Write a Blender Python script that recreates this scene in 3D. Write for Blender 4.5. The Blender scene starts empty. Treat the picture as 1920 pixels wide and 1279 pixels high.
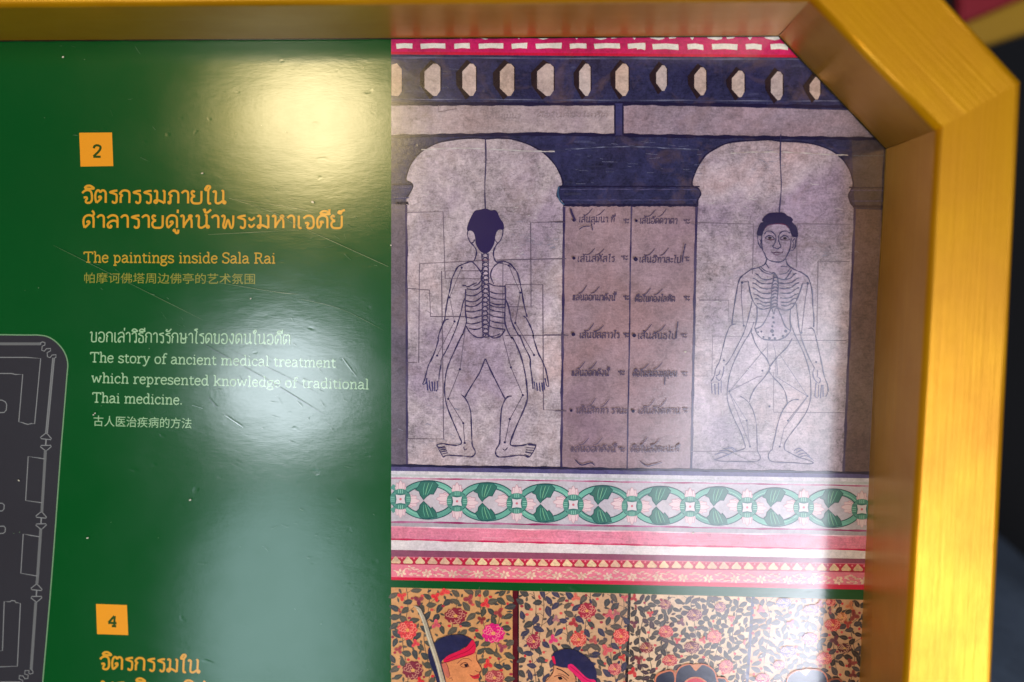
import bpy, math, random
from mathutils import Matrix, Vector
random.seed(7)
SC = bpy.context.scene
COL = SC.collection

# ------------------------------------------------------------------ camera
F = 1900.0                     # focal length in photo pixels (1920 wide)
D = 0.60                       # camera to board
ORG = Vector((0, 0, 1.5))      # point of the board straight in front of the lens
n = Vector((118, -190, 1900)).normalized()
d = Vector((-150, 18860, 1900)); d = (d - n * d.dot(n)).normalized()
X = d.cross(n)
def wdir(a, b, c): v = Vector((a, b, c)); return Vector((v.dot(X), v.dot(n), -v.dot(d)))
ex, ey, ez = wdir(1, 0, 0), wdir(0, 1, 0), wdir(0, 0, 1)
cam = bpy.data.cameras.new('camera'); co = bpy.data.objects.new('camera', cam); COL.objects.link(co)
M = Matrix.Identity(4)
for i in range(3):
    M[i][0] = ex[i]; M[i][1] = -ey[i]; M[i][2] = -ez[i]
M.translation = ORG + Vector((0, -D, 0))
co.matrix_world = M
cam.sensor_width = 36; cam.lens = F / 1920 * 36; cam.clip_start = 0.01; cam.clip_end = 100
cam.dof.use_dof = True; cam.dof.focus_distance = D * 1.01; cam.dof.aperture_fstop = 3.2
SC.camera = co

# ------------------------------------------------------------------ light
w = bpy.data.worlds.new('World'); SC.world = w; w.use_nodes = True
bg = w.node_tree.nodes['Background']
bg.inputs[0].default_value = (0.72, 0.82, 1, 1); bg.inputs[1].default_value = 0.06
SC.view_settings.view_transform = 'Standard'; SC.view_settings.look = 'None'
SC.view_settings.exposure = 0; SC.view_settings.gamma = 1
SC.view_settings.use_curve_mapping = False

def lamp(name, loc, size, rad, col, shape='RECTANGLE', aim=None):
    L = bpy.data.lights.new(name, 'AREA'); L.shape = shape
    L.size, L.size_y = size
    A = size[0] * size[1] * (math.pi / 4 if shape in ('ELLIPSE', 'DISK') else 1)
    L.energy = rad * A * math.pi; L.color = col
    o = bpy.data.objects.new(name, L); COL.objects.link(o)
    o.location = loc
    dv = (Vector(aim) if aim else ORG) - Vector(loc)
    o.rotation_euler = dv.to_track_quat('-Z', 'Y').to_euler()
    return o
lamp('warm_lamp', (-0.745, -2.3, 1.835), (0.34, 0.34), 29, (1, 0.82, 0.50), 'ELLIPSE')
lamp('warm_halo', (-0.77, -2.34, 1.82), (0.54, 0.52), 10, (1, 0.72, 0.22), 'ELLIPSE')
lamp('doorway_light', (-0.87, -2.4, 1.05), (0.37, 0.39), 24, (0.82, 0.91, 1), 'ELLIPSE')
lamp('doorway_glow', (-0.91, -2.45, 0.20), (0.52, 1.1), 7.2, (0.66, 0.89, 0.98), 'ELLIPSE')
lamp('daylight_opening', (1.02, -2.4, 0.0), (1.0, 1.5), 17, (0.84, 0.88, 1), 'ELLIPSE')
lamp('daylight_spill', (0.66, -2.5, 0.72), (0.84, 1.3), 10.5, (0.84, 0.88, 1), 'ELLIPSE')
lamp('overhead_fill', (-0.2, -1.6, 4.2), (2.4, 1.2), 2.8, (0.97, 0.97, 1))  # added soft fill from above for the diffuse light, no visible source

# ------------------------------------------------------------------ helpers
def px(x, y, h=0.0):
    """photo pixel -> point on the plane h metres in front of the board (board coordinates)"""
    v = wdir(x - 960, y - 639.5, F)
    t = (D - h) / v.y
    return Vector((v.x * t, -h, v.z * t))
def lin(c):
    c /= 255.0
    return c / 12.92 if c <= 0.04045 else ((c + 0.055) / 1.055) ** 2.4
def rgb(r, g, b): return (lin(r), lin(g), lin(b), 1.0)
def mixc(a, b, t): return tuple(a[i] * (1 - t) + b[i] * t for i in range(4))
def smooth(pts, k=5):
    if len(pts) < 3: return pts
    out = []
    for i in range(len(pts) - 1):
        p0 = pts[max(i - 1, 0)]; p1 = pts[i]; p2 = pts[i + 1]; p3 = pts[min(i + 2, len(pts) - 1)]
        for j in range(k):
            t = j / k
            out.append(tuple(0.5 * (2 * p1[a] + (p2[a] - p0[a]) * t + (2 * p0[a] - 5 * p1[a] + 4 * p2[a] - p3[a]) * t * t
                       + (3 * p1[a] - p0[a] - 3 * p2[a] + p3[a]) * t ** 3) for a in (0, 1)))
    out.append(pts[-1]); return out

class Print:
    """flat printed shapes in photo pixels, each laid a few microns above the previous ones"""
    def __init__(s, base=0.0, st=5e-7): s.st = st; s.v = []; s.f = []; s.c = []; s.t = []; s.base = base; s.k = 0; s.ex = 0.0
    def lift(s): s.k += 1; return s.base + s.k * s.st + s.ex
    def poly(s, pts, col, tex=0.0, z=None):
        h = s.lift() if z is None else z
        i0 = len(s.v)
        for p in pts: s.v.append(px(p[0], p[1], h)); s.c.append(col); s.t.append(tex)
        s.f.append(tuple(range(i0, i0 + len(pts))))
    def stroke(s, pts, wd, col, tex=0.0, sm=True, jit=0.0, taper=False, closed=False, z=None, fade=None, dz=0.0):
        h = s.lift() if z is None else z
        if closed: pts = list(pts) + [pts[0]]
        if sm: pts = smooth(list(pts))
        m = len(pts)
        if m < 2: return
        i0 = len(s.v)
        ph = random.random() * 9
        for i, p in enumerate(pts):
            a = pts[max(i - 1, 0)]; b = pts[min(i + 1, m - 1)]
            if closed and i in (0, m - 1): a = pts[-2]; b = pts[1]
            dx, dy = b[0] - a[0], b[1] - a[1]; L = math.hypot(dx, dy) or 1
            ww = wd * 0.5 * (1 + jit * math.sin(i * 0.9 + ph) * math.sin(i * 0.37 + 2 * ph))
            if taper: ww *= 0.35 + 0.65 * math.sin(math.pi * min(max(i / (m - 1), 0.02), 0.98)) ** 0.6
            nx, ny = -dy / L * ww, dx / L * ww
            cc = col if fade is None else mixc(col, fade[0], fade[1] * (0.5 + 0.5 * math.sin(i * 0.31 + 3 * ph)))
            for sg in (1, -1):
                s.v.append(px(p[0] + nx * sg, p[1] + ny * sg, h + dz * i)); s.c.append(cc); s.t.append(tex)
        s.ex += dz * m
        for i in range(m - 1):
            a = i0 + 2 * i
            s.f.append((a, a + 2, a + 3, a + 1))
    def dot(s, x, y, r, col, tex=0.0, ry=None, seg=12, rot=0, z=None):
        ry = ry or r
        ca, sa = math.cos(rot), math.sin(rot)
        P = []
        for i in range(seg):
            a = 2 * math.pi * i / seg; u = r * math.cos(a); v = ry * math.sin(a)
            P.append((x + u * ca - v * sa, y + u * sa + v * ca))
        s.poly(P, col, tex, z)
    def build(s, name, mat, parent):
        me = bpy.data.meshes.new(name)
        me.from_pydata([tuple(p + BO) for p in s.v], [], s.f)
        a = me.attributes.new('Col', 'FLOAT_COLOR', 'POINT')
        a.data.foreach_set('color', [q for c in s.c for q in c])
        b = me.attributes.new('Tex', 'FLOAT', 'POINT'); b.data.foreach_set('value', s.t)
        me.materials.append(mat)
        # make every face look at the viewer side
        for p in me.polygons:
            if p.normal.y > 0: p.flip()
        me.update()
        o = bpy.data.objects.new(name, me); COL.objects.link(o); o.parent = parent
        return o
def tag(o, label, cat=None, group=None, kind=None):
    o['label'] = label
    if cat: o['category'] = cat
    if group: o['group'] = group
    if kind: o['kind'] = kind
    return o

# ------------------------------------------------------------------ materials
class NT:
    def __init__(s, name):
        s.m = bpy.data.materials.new(name); s.m.use_nodes = True; s.t = s.m.node_tree
        s.b = s.t.nodes['Principled BSDF']
    def node(s, t, **kw):
        q = s.t.nodes.new(t)
        for k, v in kw.items(): setattr(q, k, v)
        return q
    def link(s, a, b): s.t.links.new(a, b)
    def math(s, op, a, b, c=None):
        q = s.node('ShaderNodeMath', operation=op)
        for i, v in enumerate((a, b, c)):
            if v is None: continue
            if isinstance(v, (int, float)): q.inputs[i].default_value = v
            else: s.link(v, q.inputs[i])
        return q.outputs[0]
    def noise(s, vec, scale, detail=3, rough=0.55, dist=0.0):
        q = s.node('ShaderNodeTexNoise'); q.inputs['Scale'].default_value = scale
        q.inputs['Detail'].default_value = detail; q.inputs['Roughness'].default_value = rough
        q.inputs['Distortion'].default_value = dist
        s.link(vec, q.inputs['Vector']); return q.outputs['Fac']
    def mapping(s, vec, sc, rot=(0, 0, 0)):
        q = s.node('ShaderNodeMapping'); q.inputs['Scale'].default_value = sc; q.inputs['Rotation'].default_value = rot
        s.link(vec, q.inputs['Vector']); return q.outputs[0]
    def ramp(s, fac, stops):
        q = s.node('ShaderNodeValToRGB'); e = q.color_ramp.elements
        while len(e) < len(stops): e.new(0.5)
        for i, (p, c) in enumerate(stops):
            e[i].position = p; e[i].color = c if len(c) == 4 else (*c, 1)
        s.link(fac, q.inputs[0]); return q.outputs[0]
    def mix(s, fac, a, b, bt='MIX'):
        q = s.node('ShaderNodeMix', data_type='RGBA', blend_type=bt)
        for sock, v in ((q.inputs[0], fac), (q.inputs[6], a), (q.inputs[7], b)):
            if isinstance(v, (int, float)): sock.default_value = v
            elif isinstance(v, tuple): sock.default_value = v
            else: s.link(v, sock)
        return q.outputs[2]

def gloss(t):
    """the laminate that covers everything printed on the board: fine orange peel, faint dents"""
    tc = t.node('ShaderNodeTexCoord').outputs['Object']
    fine = t.noise(t.mapping(tc, (500, 500, 900)), 1.0, 2)
    wave = t.noise(t.mapping(tc, (60, 60, 130)), 1.0, 2)
    dn = t.noise(t.mapping(tc, (90, 90, 140), (0, 0.5, 0)), 1.0, 1)
    dent = t.ramp(dn, [(0.70, (0, 0, 0)), (0.80, (1, 1, 1))])
    h = t.math('ADD', t.math('MULTIPLY', fine, 0.12), t.math('MULTIPLY', wave, 0.42))
    fib = t.noise(t.mapping(tc, (160, 160, 1100), (0, 0.06, 0)), 1.0, 3)
    h = t.math('ADD', h, t.math('MULTIPLY', fib, 0.07))
    h = t.math('SUBTRACT', h, t.math('MULTIPLY', dent, 0.35))
    bp = t.node('ShaderNodeBump'); bp.inputs['Strength'].default_value = 0.55
    bp.inputs['Distance'].default_value = 0.00016
    t.link(h, bp.inputs['Height']); t.link(bp.outputs[0], t.b.inputs['Normal'])
    rg = t.noise(tc, 25, 3)
    rr = t.math('MULTIPLY_ADD', rg, 0.08, 0.105)
    t.link(rr, t.b.inputs['Roughness'])
    t.b.inputs['IOR'].default_value = 1.5
    return tc
def print_mat(name, grain=0.10, plaster=True):
    t = NT(name); tc = gloss(t)
    at = t.node('ShaderNodeAttribute', attribute_name='Col').outputs['Color']
    tx = t.node('ShaderNodeAttribute', attribute_name='Tex').outputs['Fac']
    g = t.noise(tc, 1500, 2)
    v = t.math('MULTIPLY_ADD', g, grain * 2, 1 - grain)
    col = t.mix(1.0, at, v, 'MULTIPLY')
    if plaster:
        big = t.noise(tc, 34, 6, 0.66, 0.4)
        mid = t.noise(tc, 230, 6, 0.72, 0.9)
        hor = t.noise(t.mapping(tc, (220, 220, 1100)), 1.0, 5, 0.68, 0.5)
        spk = t.noise(tc, 900, 4, 0.68)
        s1 = t.math('MULTIPLY', t.math('SUBTRACT', big, 0.5), 1.9)
        s2 = t.math('MULTIPLY', t.math('SUBTRACT', mid, 0.5), 1.9)
        s3 = t.math('MULTIPLY', t.math('SUBTRACT', hor, 0.5), 1.0)
        s4 = t.math('MULTIPLY', t.math('SUBTRACT', spk, 0.5), 1.3)
        sm = t.math('ADD', t.math('ADD', s1, s2), t.math('ADD', s3, s4))
        fac = t.math('ADD', t.math('MULTIPLY', sm, tx), 1.0)
        fac = t.math('MAXIMUM', fac, 0.25)
        col = t.mix(1.0, col, fac, 'MULTIPLY')
        tint = t.ramp(t.noise(tc, 13, 4, 0.6, 0.5), [(0.36, rgb(214, 206, 226)), (0.5, (1, 1, 1, 1)), (0.68, rgb(255, 234, 222))])
        col = t.mix(t.math('MINIMUM', t.math('MULTIPLY', tx, 0.9), 1.0), col, t.mix(1.0, col, tint, 'MULTIPLY'))
        # brown stains and dark pits of the old plaster
        st = t.ramp(t.noise(tc, 45, 5, 0.65, 0.8), [(0.52, (0, 0, 0)), (0.74, (1, 1, 1))])
        col = t.mix(t.math('MULTIPLY', t.math('MULTIPLY', st, tx), 0.42), col, rgb(120, 92, 84), 'MIX')
        pit = t.ramp(t.noise(t.mapping(tc, (380, 380, 620)), 1.0, 5, 0.72, 1.2), [(0.60, (0, 0, 0)), (0.71, (1, 1, 1))])
        col = t.mix(t.math('MULTIPLY', t.math('MULTIPLY', pit, tx), 0.38), col, rgb(70, 60, 74), 'MIX')
    t.link(col, t.b.inputs['Base Color'])
    return t.m
M_panel = print_mat('green_laminate', 0.10, False)
M_ink = print_mat('printed_ink', 0.05, False)
M_mural = print_mat('printed_plaster', 0.12, True)
M_paint = print_mat('printed_paint', 0.10, True)

def gold_mat():
    t = NT('gold_paint'); tc = t.node('ShaderNodeTexCoord').outputs['Object']
    g1 = t.ramp(t.noise(t.mapping(tc, (7, 520, 520)), 1.0, 5, 0.65), [(0.3, (0, 0, 0)), (0.7, (1, 1, 1))])
    g2 = t.noise(tc, 14, 4, 0.6, 0.3)
    g3 = t.noise(tc, 300, 3, 0.6)
    c = t.mix(g1, rgb(196, 134, 0), rgb(208, 148, 1))
    c = t.mix(t.ramp(g2, [(0.35, (0, 0, 0)), (0.7, (1, 1, 1))]), c, rgb(188, 126, 0))
    sp = t.ramp(g3, [(0.76, (0, 0, 0)), (0.79, (1, 1, 1))])
    c = t.mix(t.math('MULTIPLY', sp, 0.5), c, rgb(240, 205, 120))
    t.link(c, t.b.inputs['Base Color'])
    t.b.inputs['Metallic'].default_value = 0.44
    t.link(t.math('MULTIPLY_ADD', g2, 0.16, 0.26), t.b.inputs['Roughness'])
    t.b.inputs['Specular Tint'].default_value = (1, 0.96, 0.82, 1); t.b.inputs['Specular IOR Level'].default_value = 0.5
    bp = t.node('ShaderNodeBump'); bp.inputs['Strength'].default_value = 0.35; bp.inputs['Distance'].default_value = 0.0003
    t.link(t.math('ADD', g1, t.math('MULTIPLY', g3, 0.25)), bp.inputs['Height']); t.link(bp.outputs[0], t.b.inputs['Normal'])
    return t.m
M_gold = gold_mat()
def plain(name, c1, c2, scale, rough, bump=0.0):
    t = NT(name); tc = t.node('ShaderNodeTexCoord').outputs['Object']
    nz = t.noise(tc, scale, 5, 0.6)
    t.link(t.mix(nz, c1, c2), t.b.inputs['Base Color']); t.b.inputs['Roughness'].default_value = rough
    if bump:
        bp = t.node('ShaderNodeBump'); bp.inputs['Strength'].default_value = 0.4; bp.inputs['Distance'].default_value = bump
        t.link(nz, bp.inputs['Height']); t.link(bp.outputs[0], t.b.inputs['Normal'])
    return t.m

# ------------------------------------------------------------------ the board
HF = 0.085                                   # height of the frame above the printed panel
T0 = px(0, 77); T1 = px(1460, 68); R0 = px(1661, 280); R1 = px(1614, 1279)
BASE_Z = ORG.z - 0.72
root = bpy.data.objects.new('information_board', None); COL.objects.link(root)
root.location = (0, 0, BASE_Z)
tag(root, 'green information board with printed mural pictures inside a deep golden frame', 'information board')
BO = Vector((0, 0, ORG.z - BASE_Z))          # board coordinates -> root coordinates
def obj(name, verts, faces, mat, parent, bevel=0.0, seg=3, smooth_=False):
    me = bpy.data.meshes.new(name); me.from_pydata([tuple(v) for v in verts], [], faces)
    me.materials.append(mat); me.update()
    o = bpy.data.objects.new(name, me); COL.objects.link(o); o.parent = parent
    if bevel:
        b = o.modifiers.new('bevel', 'BEVEL'); b.width = bevel; b.segments = seg; b.limit_method = 'ANGLE'
    if smooth_ or bevel:
        for p in me.polygons: p.use_smooth = True
        if bevel:
            wn = o.modifiers.new('wn', 'WEIGHTED_NORMAL'); wn.keep_sharp = True
    return o

def extend(a, b, t): return a + (b - a) * t
# inner octagon at the panel (lower) and at the front (upper), outer octagon at the front
wl = -1.35; bz = -0.70
def line_at_x(a, b, x): return a + (b - a) * ((x - a.x) / (b.x - a.x))
def line_at_z(a, b, z): return a + (b - a) * ((z - a.z) / (b.z - a.z))
t0f, t1f, r0f, r1f = px(0, 12, HF), px(1519, 1, HF), px(1756, 244, HF), px(1693, 1279, HF)
o_d0, o_d1 = px(1776, 0, HF), px(1917, 152, HF); o_r1 = px(1861, 1279, HF)
cut = 0.05
lo = [line_at_x(T0, T1, wl + 0.07), T1, R0, line_at_z(R0, R1, bz + 0.07)]
hi = [line_at_x(t0f, t1f, wl + 0.07), t1f, r0f, line_at_z(r0f, r1f, bz + 0.07)]
# outer top line is parallel to the inner one
off = Vector((0, 0, 0.043))
od = (o_d1 - o_d0)
tz = hi[1].z + 0.043
ot = o_d0 + od * ((tz - o_d0.z) / od.z)
ou = [Vector((wl + 0.05, -HF, hi[0].z + 0.043)), ot, o_d1, line_at_z(o_d1, o_r1, bz + 0.05)]
# close the ring on the far left / bottom sides (outside the photo)
def close(ring, grow):
    p0 = ring[0]; p3 = ring[-1]; h = p0.y
    return ring + [Vector((p3.x - 0.06, h, bz - grow)), Vector((wl + 0.06, h, bz - grow)), Vector((wl - grow, h, bz + 0.06)), Vector((wl - grow, h, p0.z - 0.08))]
lo = close(lo, 0); hi = close(hi, 0); ou = close(ou, 0.043)
N = len(lo)
for i in range(N):
    j = (i + 1) % N
    a, b, c, e, f, g = lo[i], lo[j], hi[i], hi[j], ou[i], ou[j]
    back = Vector((0, HF + 0.012, 0)); dn = Vector((0, 0.012, 0))
    gp = (b - a).normalized() * 0.0003
    vs = [a + dn + gp, b + dn - gp, c, e, f, g, f + back, g + back]
    ax = (b - a).normalized(); ay = Vector((0, 1, 0)); az = ax.cross(ay)
    R = Matrix((ax, ay, az)); cen = (c + e) / 2
    loc = [R @ (v - cen) for v in vs]
    fs = [(0, 2, 3, 1), (2, 4, 5, 3), (4, 6, 7, 5), (6, 0, 1, 7), (0, 6, 4, 2), (1, 3, 5, 7)]
    me = bpy.data.meshes.new('frame_rail'); me.from_pydata([tuple(v) for v in loc], [], fs)
    import bmesh
    bm = bmesh.new(); bm.from_mesh(me); bmesh.ops.recalc_face_normals(bm, faces=bm.faces)
    bm.edges.ensure_lookup_table()
    sel = []
    for ed in bm.edges:
        ids = sorted(v.index for v in ed.verts)
        if ids in ([2, 3], [4, 5]): sel.append(ed)
    bmesh.ops.bevel(bm, geom=sel, offset=0.0032, segments=4, profile=0.5, affect='EDGES')
    bm.to_mesh(me); bm.free()
    for p in me.polygons: p.use_smooth = max(abs(q) for q in p.normal) < 0.985
    me.materials.append(M_gold)
    o = bpy.data.objects.new('frame_rail', me); COL.objects.link(o); o.parent = root
    o.matrix_local = Matrix.Translation(cen + BO) @ R.transposed().to_4x4()

GREEN = rgb(4, 74, 26)
# green panel: a real sheet, 8 mm thick, under everything printed
pan = [p.copy() for p in lo]
vs = [Vector((p.x * 1.0, 0.0, p.z)) + BO for p in pan] + [Vector((p.x, 0.008, p.z)) + BO for p in pan]
fs = [tuple(range(N)), tuple(range(2 * N - 1, N - 1, -1))] + [(i, (i + 1) % N, N + (i + 1) % N, N + i) for i in range(N)]
o = obj('panel', vs, fs, M_panel, root)
for p in o.data.polygons: pass
a = o.data.attributes.new('Col', 'FLOAT_COLOR', 'POINT'); a.data.foreach_set('color', list(GREEN) * (2 * N))
bm = bmesh.new(); bm.from_mesh(o.data); bmesh.ops.recalc_face_normals(bm, faces=bm.faces); bm.to_mesh(o.data); bm.free()


# ------------------------------------------------------------------ lettering
# stroke letterforms. Unit: consonant / capital height 1, baseline 0, y up
TH = {
 'ก': (.74, [[(.08,0),(.08,.45),(.17,.6),(.03,.74),(.18,.95),(.38,1),(.58,.92),(.65,.7),(.65,0)]]),
 'จ': (.72, [[(.0,.76),(.16,.94),(.36,1),(.56,.9),(.64,.6),(.63,.18),(.5,.0),(.3,.0),(.22,.14)],[(.22,.14),(.32,.34),(.26,.43),(.1,.4)]]),
 'ต': (.82, [[(.12,0),(.05,.35),(.06,.72),(.16,.96),(.28,.98),(.38,.86),(.48,.98),(.62,.97),(.72,.82),(.73,.6),(.73,0)],[(.12,0),(.28,.16),(.42,.36),(.38,.5),(.28,.46),(.32,.38)]]),
 'ร': (.62, [[(.56,.98),(.32,.95),(.08,.84),(.3,.76),(.48,.66),(.52,.45),(.5,.1),(.38,0),(.26,.06),(.3,.14)]]),
 'ม': (.82, [[(.03,.9),(.12,.99),(.22,.9),(.22,.6),(.22,.22)],[(.22,.22),(.1,.22),(.04,.1),(.14,.01),(.22,.1),(.22,.24),(.46,.16),(.7,0)],[(.58,.98),(.7,.98),(.71,.9),(.71,.0)]]),
 'ภ': (.78, [[(.14,.12),(.04,.1),(.06,0),(.16,.04),(.17,.3),(.16,.48),(.24,.6),(.08,.74),(.22,.95),(.42,1),(.6,.92),(.68,.7),(.68,0)]]),
 'า': (.54, [[(.02,.8),(.12,.93),(.26,1),(.4,.92),(.44,.7),(.44,0)]]),
 'ย': (.80, [[(.26,.9),(.14,.99),(.05,.86),(.12,.68),(.28,.58)],[(.28,.58),(.1,.48),(.05,.25),(.14,.05),(.36,0),(.6,.03),(.69,.18),(.7,.5),(.7,1)]]),
 'ใ': (.46, [[(.2,1.2),(.12,1.26),(.04,1.18),(.06,1.08),(.18,1.06)],[(.06,1.16),(.14,1.36),(.3,1.4),(.36,1.28),(.26,1.1),(.24,.9),(.24,.15),(.32,0),(.42,.04)]]),
 'โ': (.46, [[(.42,1.42),(.2,1.42),(.06,1.34),(.26,1.26),(.3,1.1),(.24,.85),(.22,.15),(.3,0),(.4,.04)]]),
 'เ': (.36, [[(.12,1),(.12,.5),(.12,.15),(.2,0),(.3,.05)]]),
 'แ': (.62, [[(.12,1),(.12,.5),(.12,.15),(.2,0),(.28,.05)],[(.4,1),(.4,.5),(.4,.15),(.48,0),(.56,.05)]]),
 'น': (.88, [[(.03,.88),(.12,.99),(.22,.9),(.21,.5),(.21,.14),(.32,.02),(.48,.06),(.66,.22)],[(.6,.98),(.7,.98),(.7,.3),(.72,.06),(.82,.03),(.84,.14),(.74,.2),(.66,.2)]]),
 'ศ': (.78, [[(.12,0),(.05,.35),(.08,.75),(.24,.96),(.42,1),(.6,.92),(.68,.7),(.68,0)],[(.12,0),(.28,.18),(.42,.38),(.38,.52),(.28,.48),(.32,.4)],[(.62,.92),(.7,1.08),(.68,1.24),(.58,1.36)]]),
 'ค': (.78, [[(.12,0),(.05,.35),(.08,.75),(.24,.96),(.42,1),(.6,.92),(.68,.7),(.68,0)],[(.12,0),(.28,.18),(.42,.38),(.38,.52),(.28,.48),(.32,.4)]]),
 'ล': (.78, [[(.05,.78),(.2,.93),(.4,1),(.6,.92),(.68,.7),(.68,0)],[(.68,.42),(.52,.56),(.28,.52),(.08,.3),(.1,.06),(.26,.02),(.3,.14),(.2,.16)]]),
 'ส': (.78, [[(.05,.78),(.2,.93),(.4,1),(.56,.92),(.68,.7),(.68,0)],[(.68,.42),(.52,.56),(.28,.52),(.08,.3),(.1,.06),(.26,.02),(.3,.14),(.2,.16)],[(.54,.9),(.72,1.1)]]),
 'ห': (.84, [[(.03,.88),(.12,.99),(.22,.9),(.22,.5),(.22,0)],[(.22,.12),(.4,.5),(.58,.76),(.72,.92),(.66,1),(.56,.96),(.58,.82),(.68,.7),(.72,.45),(.72,0)]]),
 'พ': (.86, [[(.03,.88),(.12,.99),(.22,.9),(.2,.6),(.13,.2),(.2,.0),(.28,.1),(.43,.66),(.58,.1),(.66,0),(.74,.2),(.76,.6),(.76,1)]]),
 'ะ': (.50, [[(.06,.84),(.12,.68),(.26,.66),(.42,.86)],[(.06,.3),(.12,.12),(.26,.1),(.42,.3)]]),
 'ด': (.78, [[(.12,0),(.05,.35),(.08,.75),(.24,.96),(.42,1),(.6,.92),(.68,.7),(.68,0)],[(.12,0),(.24,.14),(.3,.34),(.26,.5),(.4,.5),(.38,.4)]]),
 'บ': (.78, [[(.03,.88),(.12,.99),(.22,.9),(.19,.5),(.19,.14),(.28,.02),(.5,.02),(.64,.06),(.68,.2),(.68,1)]]),
 'ป': (.78, [[(.03,.88),(.12,.99),(.22,.9),(.19,.5),(.19,.14),(.28,.02),(.5,.02),(.64,.06),(.68,.2),(.68,1.45)]]),
 'อ': (.76, [[(.04,.8),(.16,.95),(.36,1),(.58,.9),(.67,.55),(.6,.12),(.38,0),(.14,.06),(.07,.28),(.16,.46),(.28,.4),(.22,.3)]]),
 'ว': (.62, [[(.04,.8),(.18,.95),(.36,1),(.5,.88),(.53,.5),(.52,.08),(.42,0),(.36,.08),(.44,.16)]]),
 'ธ': (.70, [[(.58,.97),(.3,.98),(.08,.86),(.28,.74),(.52,.64),(.58,.4),(.56,.08),(.4,0),(.16,.03),(.1,.2),(.14,.4),(.24,.36)]]),
 'ษ': (.86, [[(.03,.88),(.12,.99),(.22,.9),(.19,.5),(.19,.14),(.28,.02),(.5,.02),(.64,.06),(.68,.2),(.68,1)],[(.86,.6),(.66,.52),(.46,.4),(.36,.46),(.42,.54)]]),
 'ข': (.72, [[(.1,.86),(.02,.9),(.1,1),(.22,.9),(.14,.7),(.16,.5),(.16,.14),(.26,.02),(.46,.02),(.58,.08),(.61,.25),(.61,1)]]),
 'ง': (.62, [[(.34,.86),(.28,.96),(.38,1),(.48,.9),(.46,.4),(.36,.02),(.26,.06),(.02,.5)]]),
 'ท': (.80, [[(.03,.88),(.12,.99),(.22,.9),(.22,.5),(.22,0)],[(.22,.5),(.38,.9),(.54,.99),(.66,.88),(.68,.6),(.68,0)]]),
 'ฯ': (.5, [[(.06,.9),(.1,.6),(.3,.62),(.42,.9),(.42,0)]]),
 'ณ': (.95, [[(.03,.1),(.12,0),(.2,.2),(.1,.6),(.2,.95),(.4,1),(.5,.7),(.5,.1),(.7,.05)],[(.8,1),(.8,.0)]]),
}
# marks hang on the consonant before them; x is measured back from its right edge
TM = {
 'ิ': [[(-.66,1.14),(-.56,1.3),(-.36,1.36),(-.16,1.26),(-.08,1.12),(-.66,1.14)]],
 'ี': [[(-.66,1.14),(-.56,1.3),(-.36,1.36),(-.16,1.26),(-.08,1.12),(-.66,1.14)],[(-.09,1.12),(-.07,1.5)]],
 'ื': [[(-.66,1.14),(-.56,1.3),(-.36,1.36),(-.16,1.26),(-.08,1.12),(-.66,1.14)],[(-.09,1.12),(-.07,1.5)],[(-.24,1.2),(-.22,1.5)]],
 'ั': [[(-.46,1.26),(-.54,1.34),(-.6,1.24),(-.5,1.14),(-.28,1.18),(-.04,1.42)]],
 '่': [[(-.16,1.18),(-.14,1.46)]],
 '้': [[(-.52,1.4),(-.4,1.46),(-.4,1.26),(-.24,1.24),(-.02,1.46)]],
 '์': [[(-.3,1.16),(-.42,1.22),(-.36,1.34),(-.24,1.3),(-.26,1.18),(-.36,1.16)],[(-.28,1.32),(-.02,1.46)]],
 'ุ': [[(-.3,-.16),(-.16,-.16),(-.14,-.42)]],
 'ู': [[(-.34,-.28),(-.42,-.2),(-.34,-.14),(-.3,-.3),(-.24,-.42),(-.13,-.38),(-.12,-.14)]],
}
SR = .13
def sf(x, y, l=.13, r=.13): return [(x - l, y), (x + r, y)]
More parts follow.
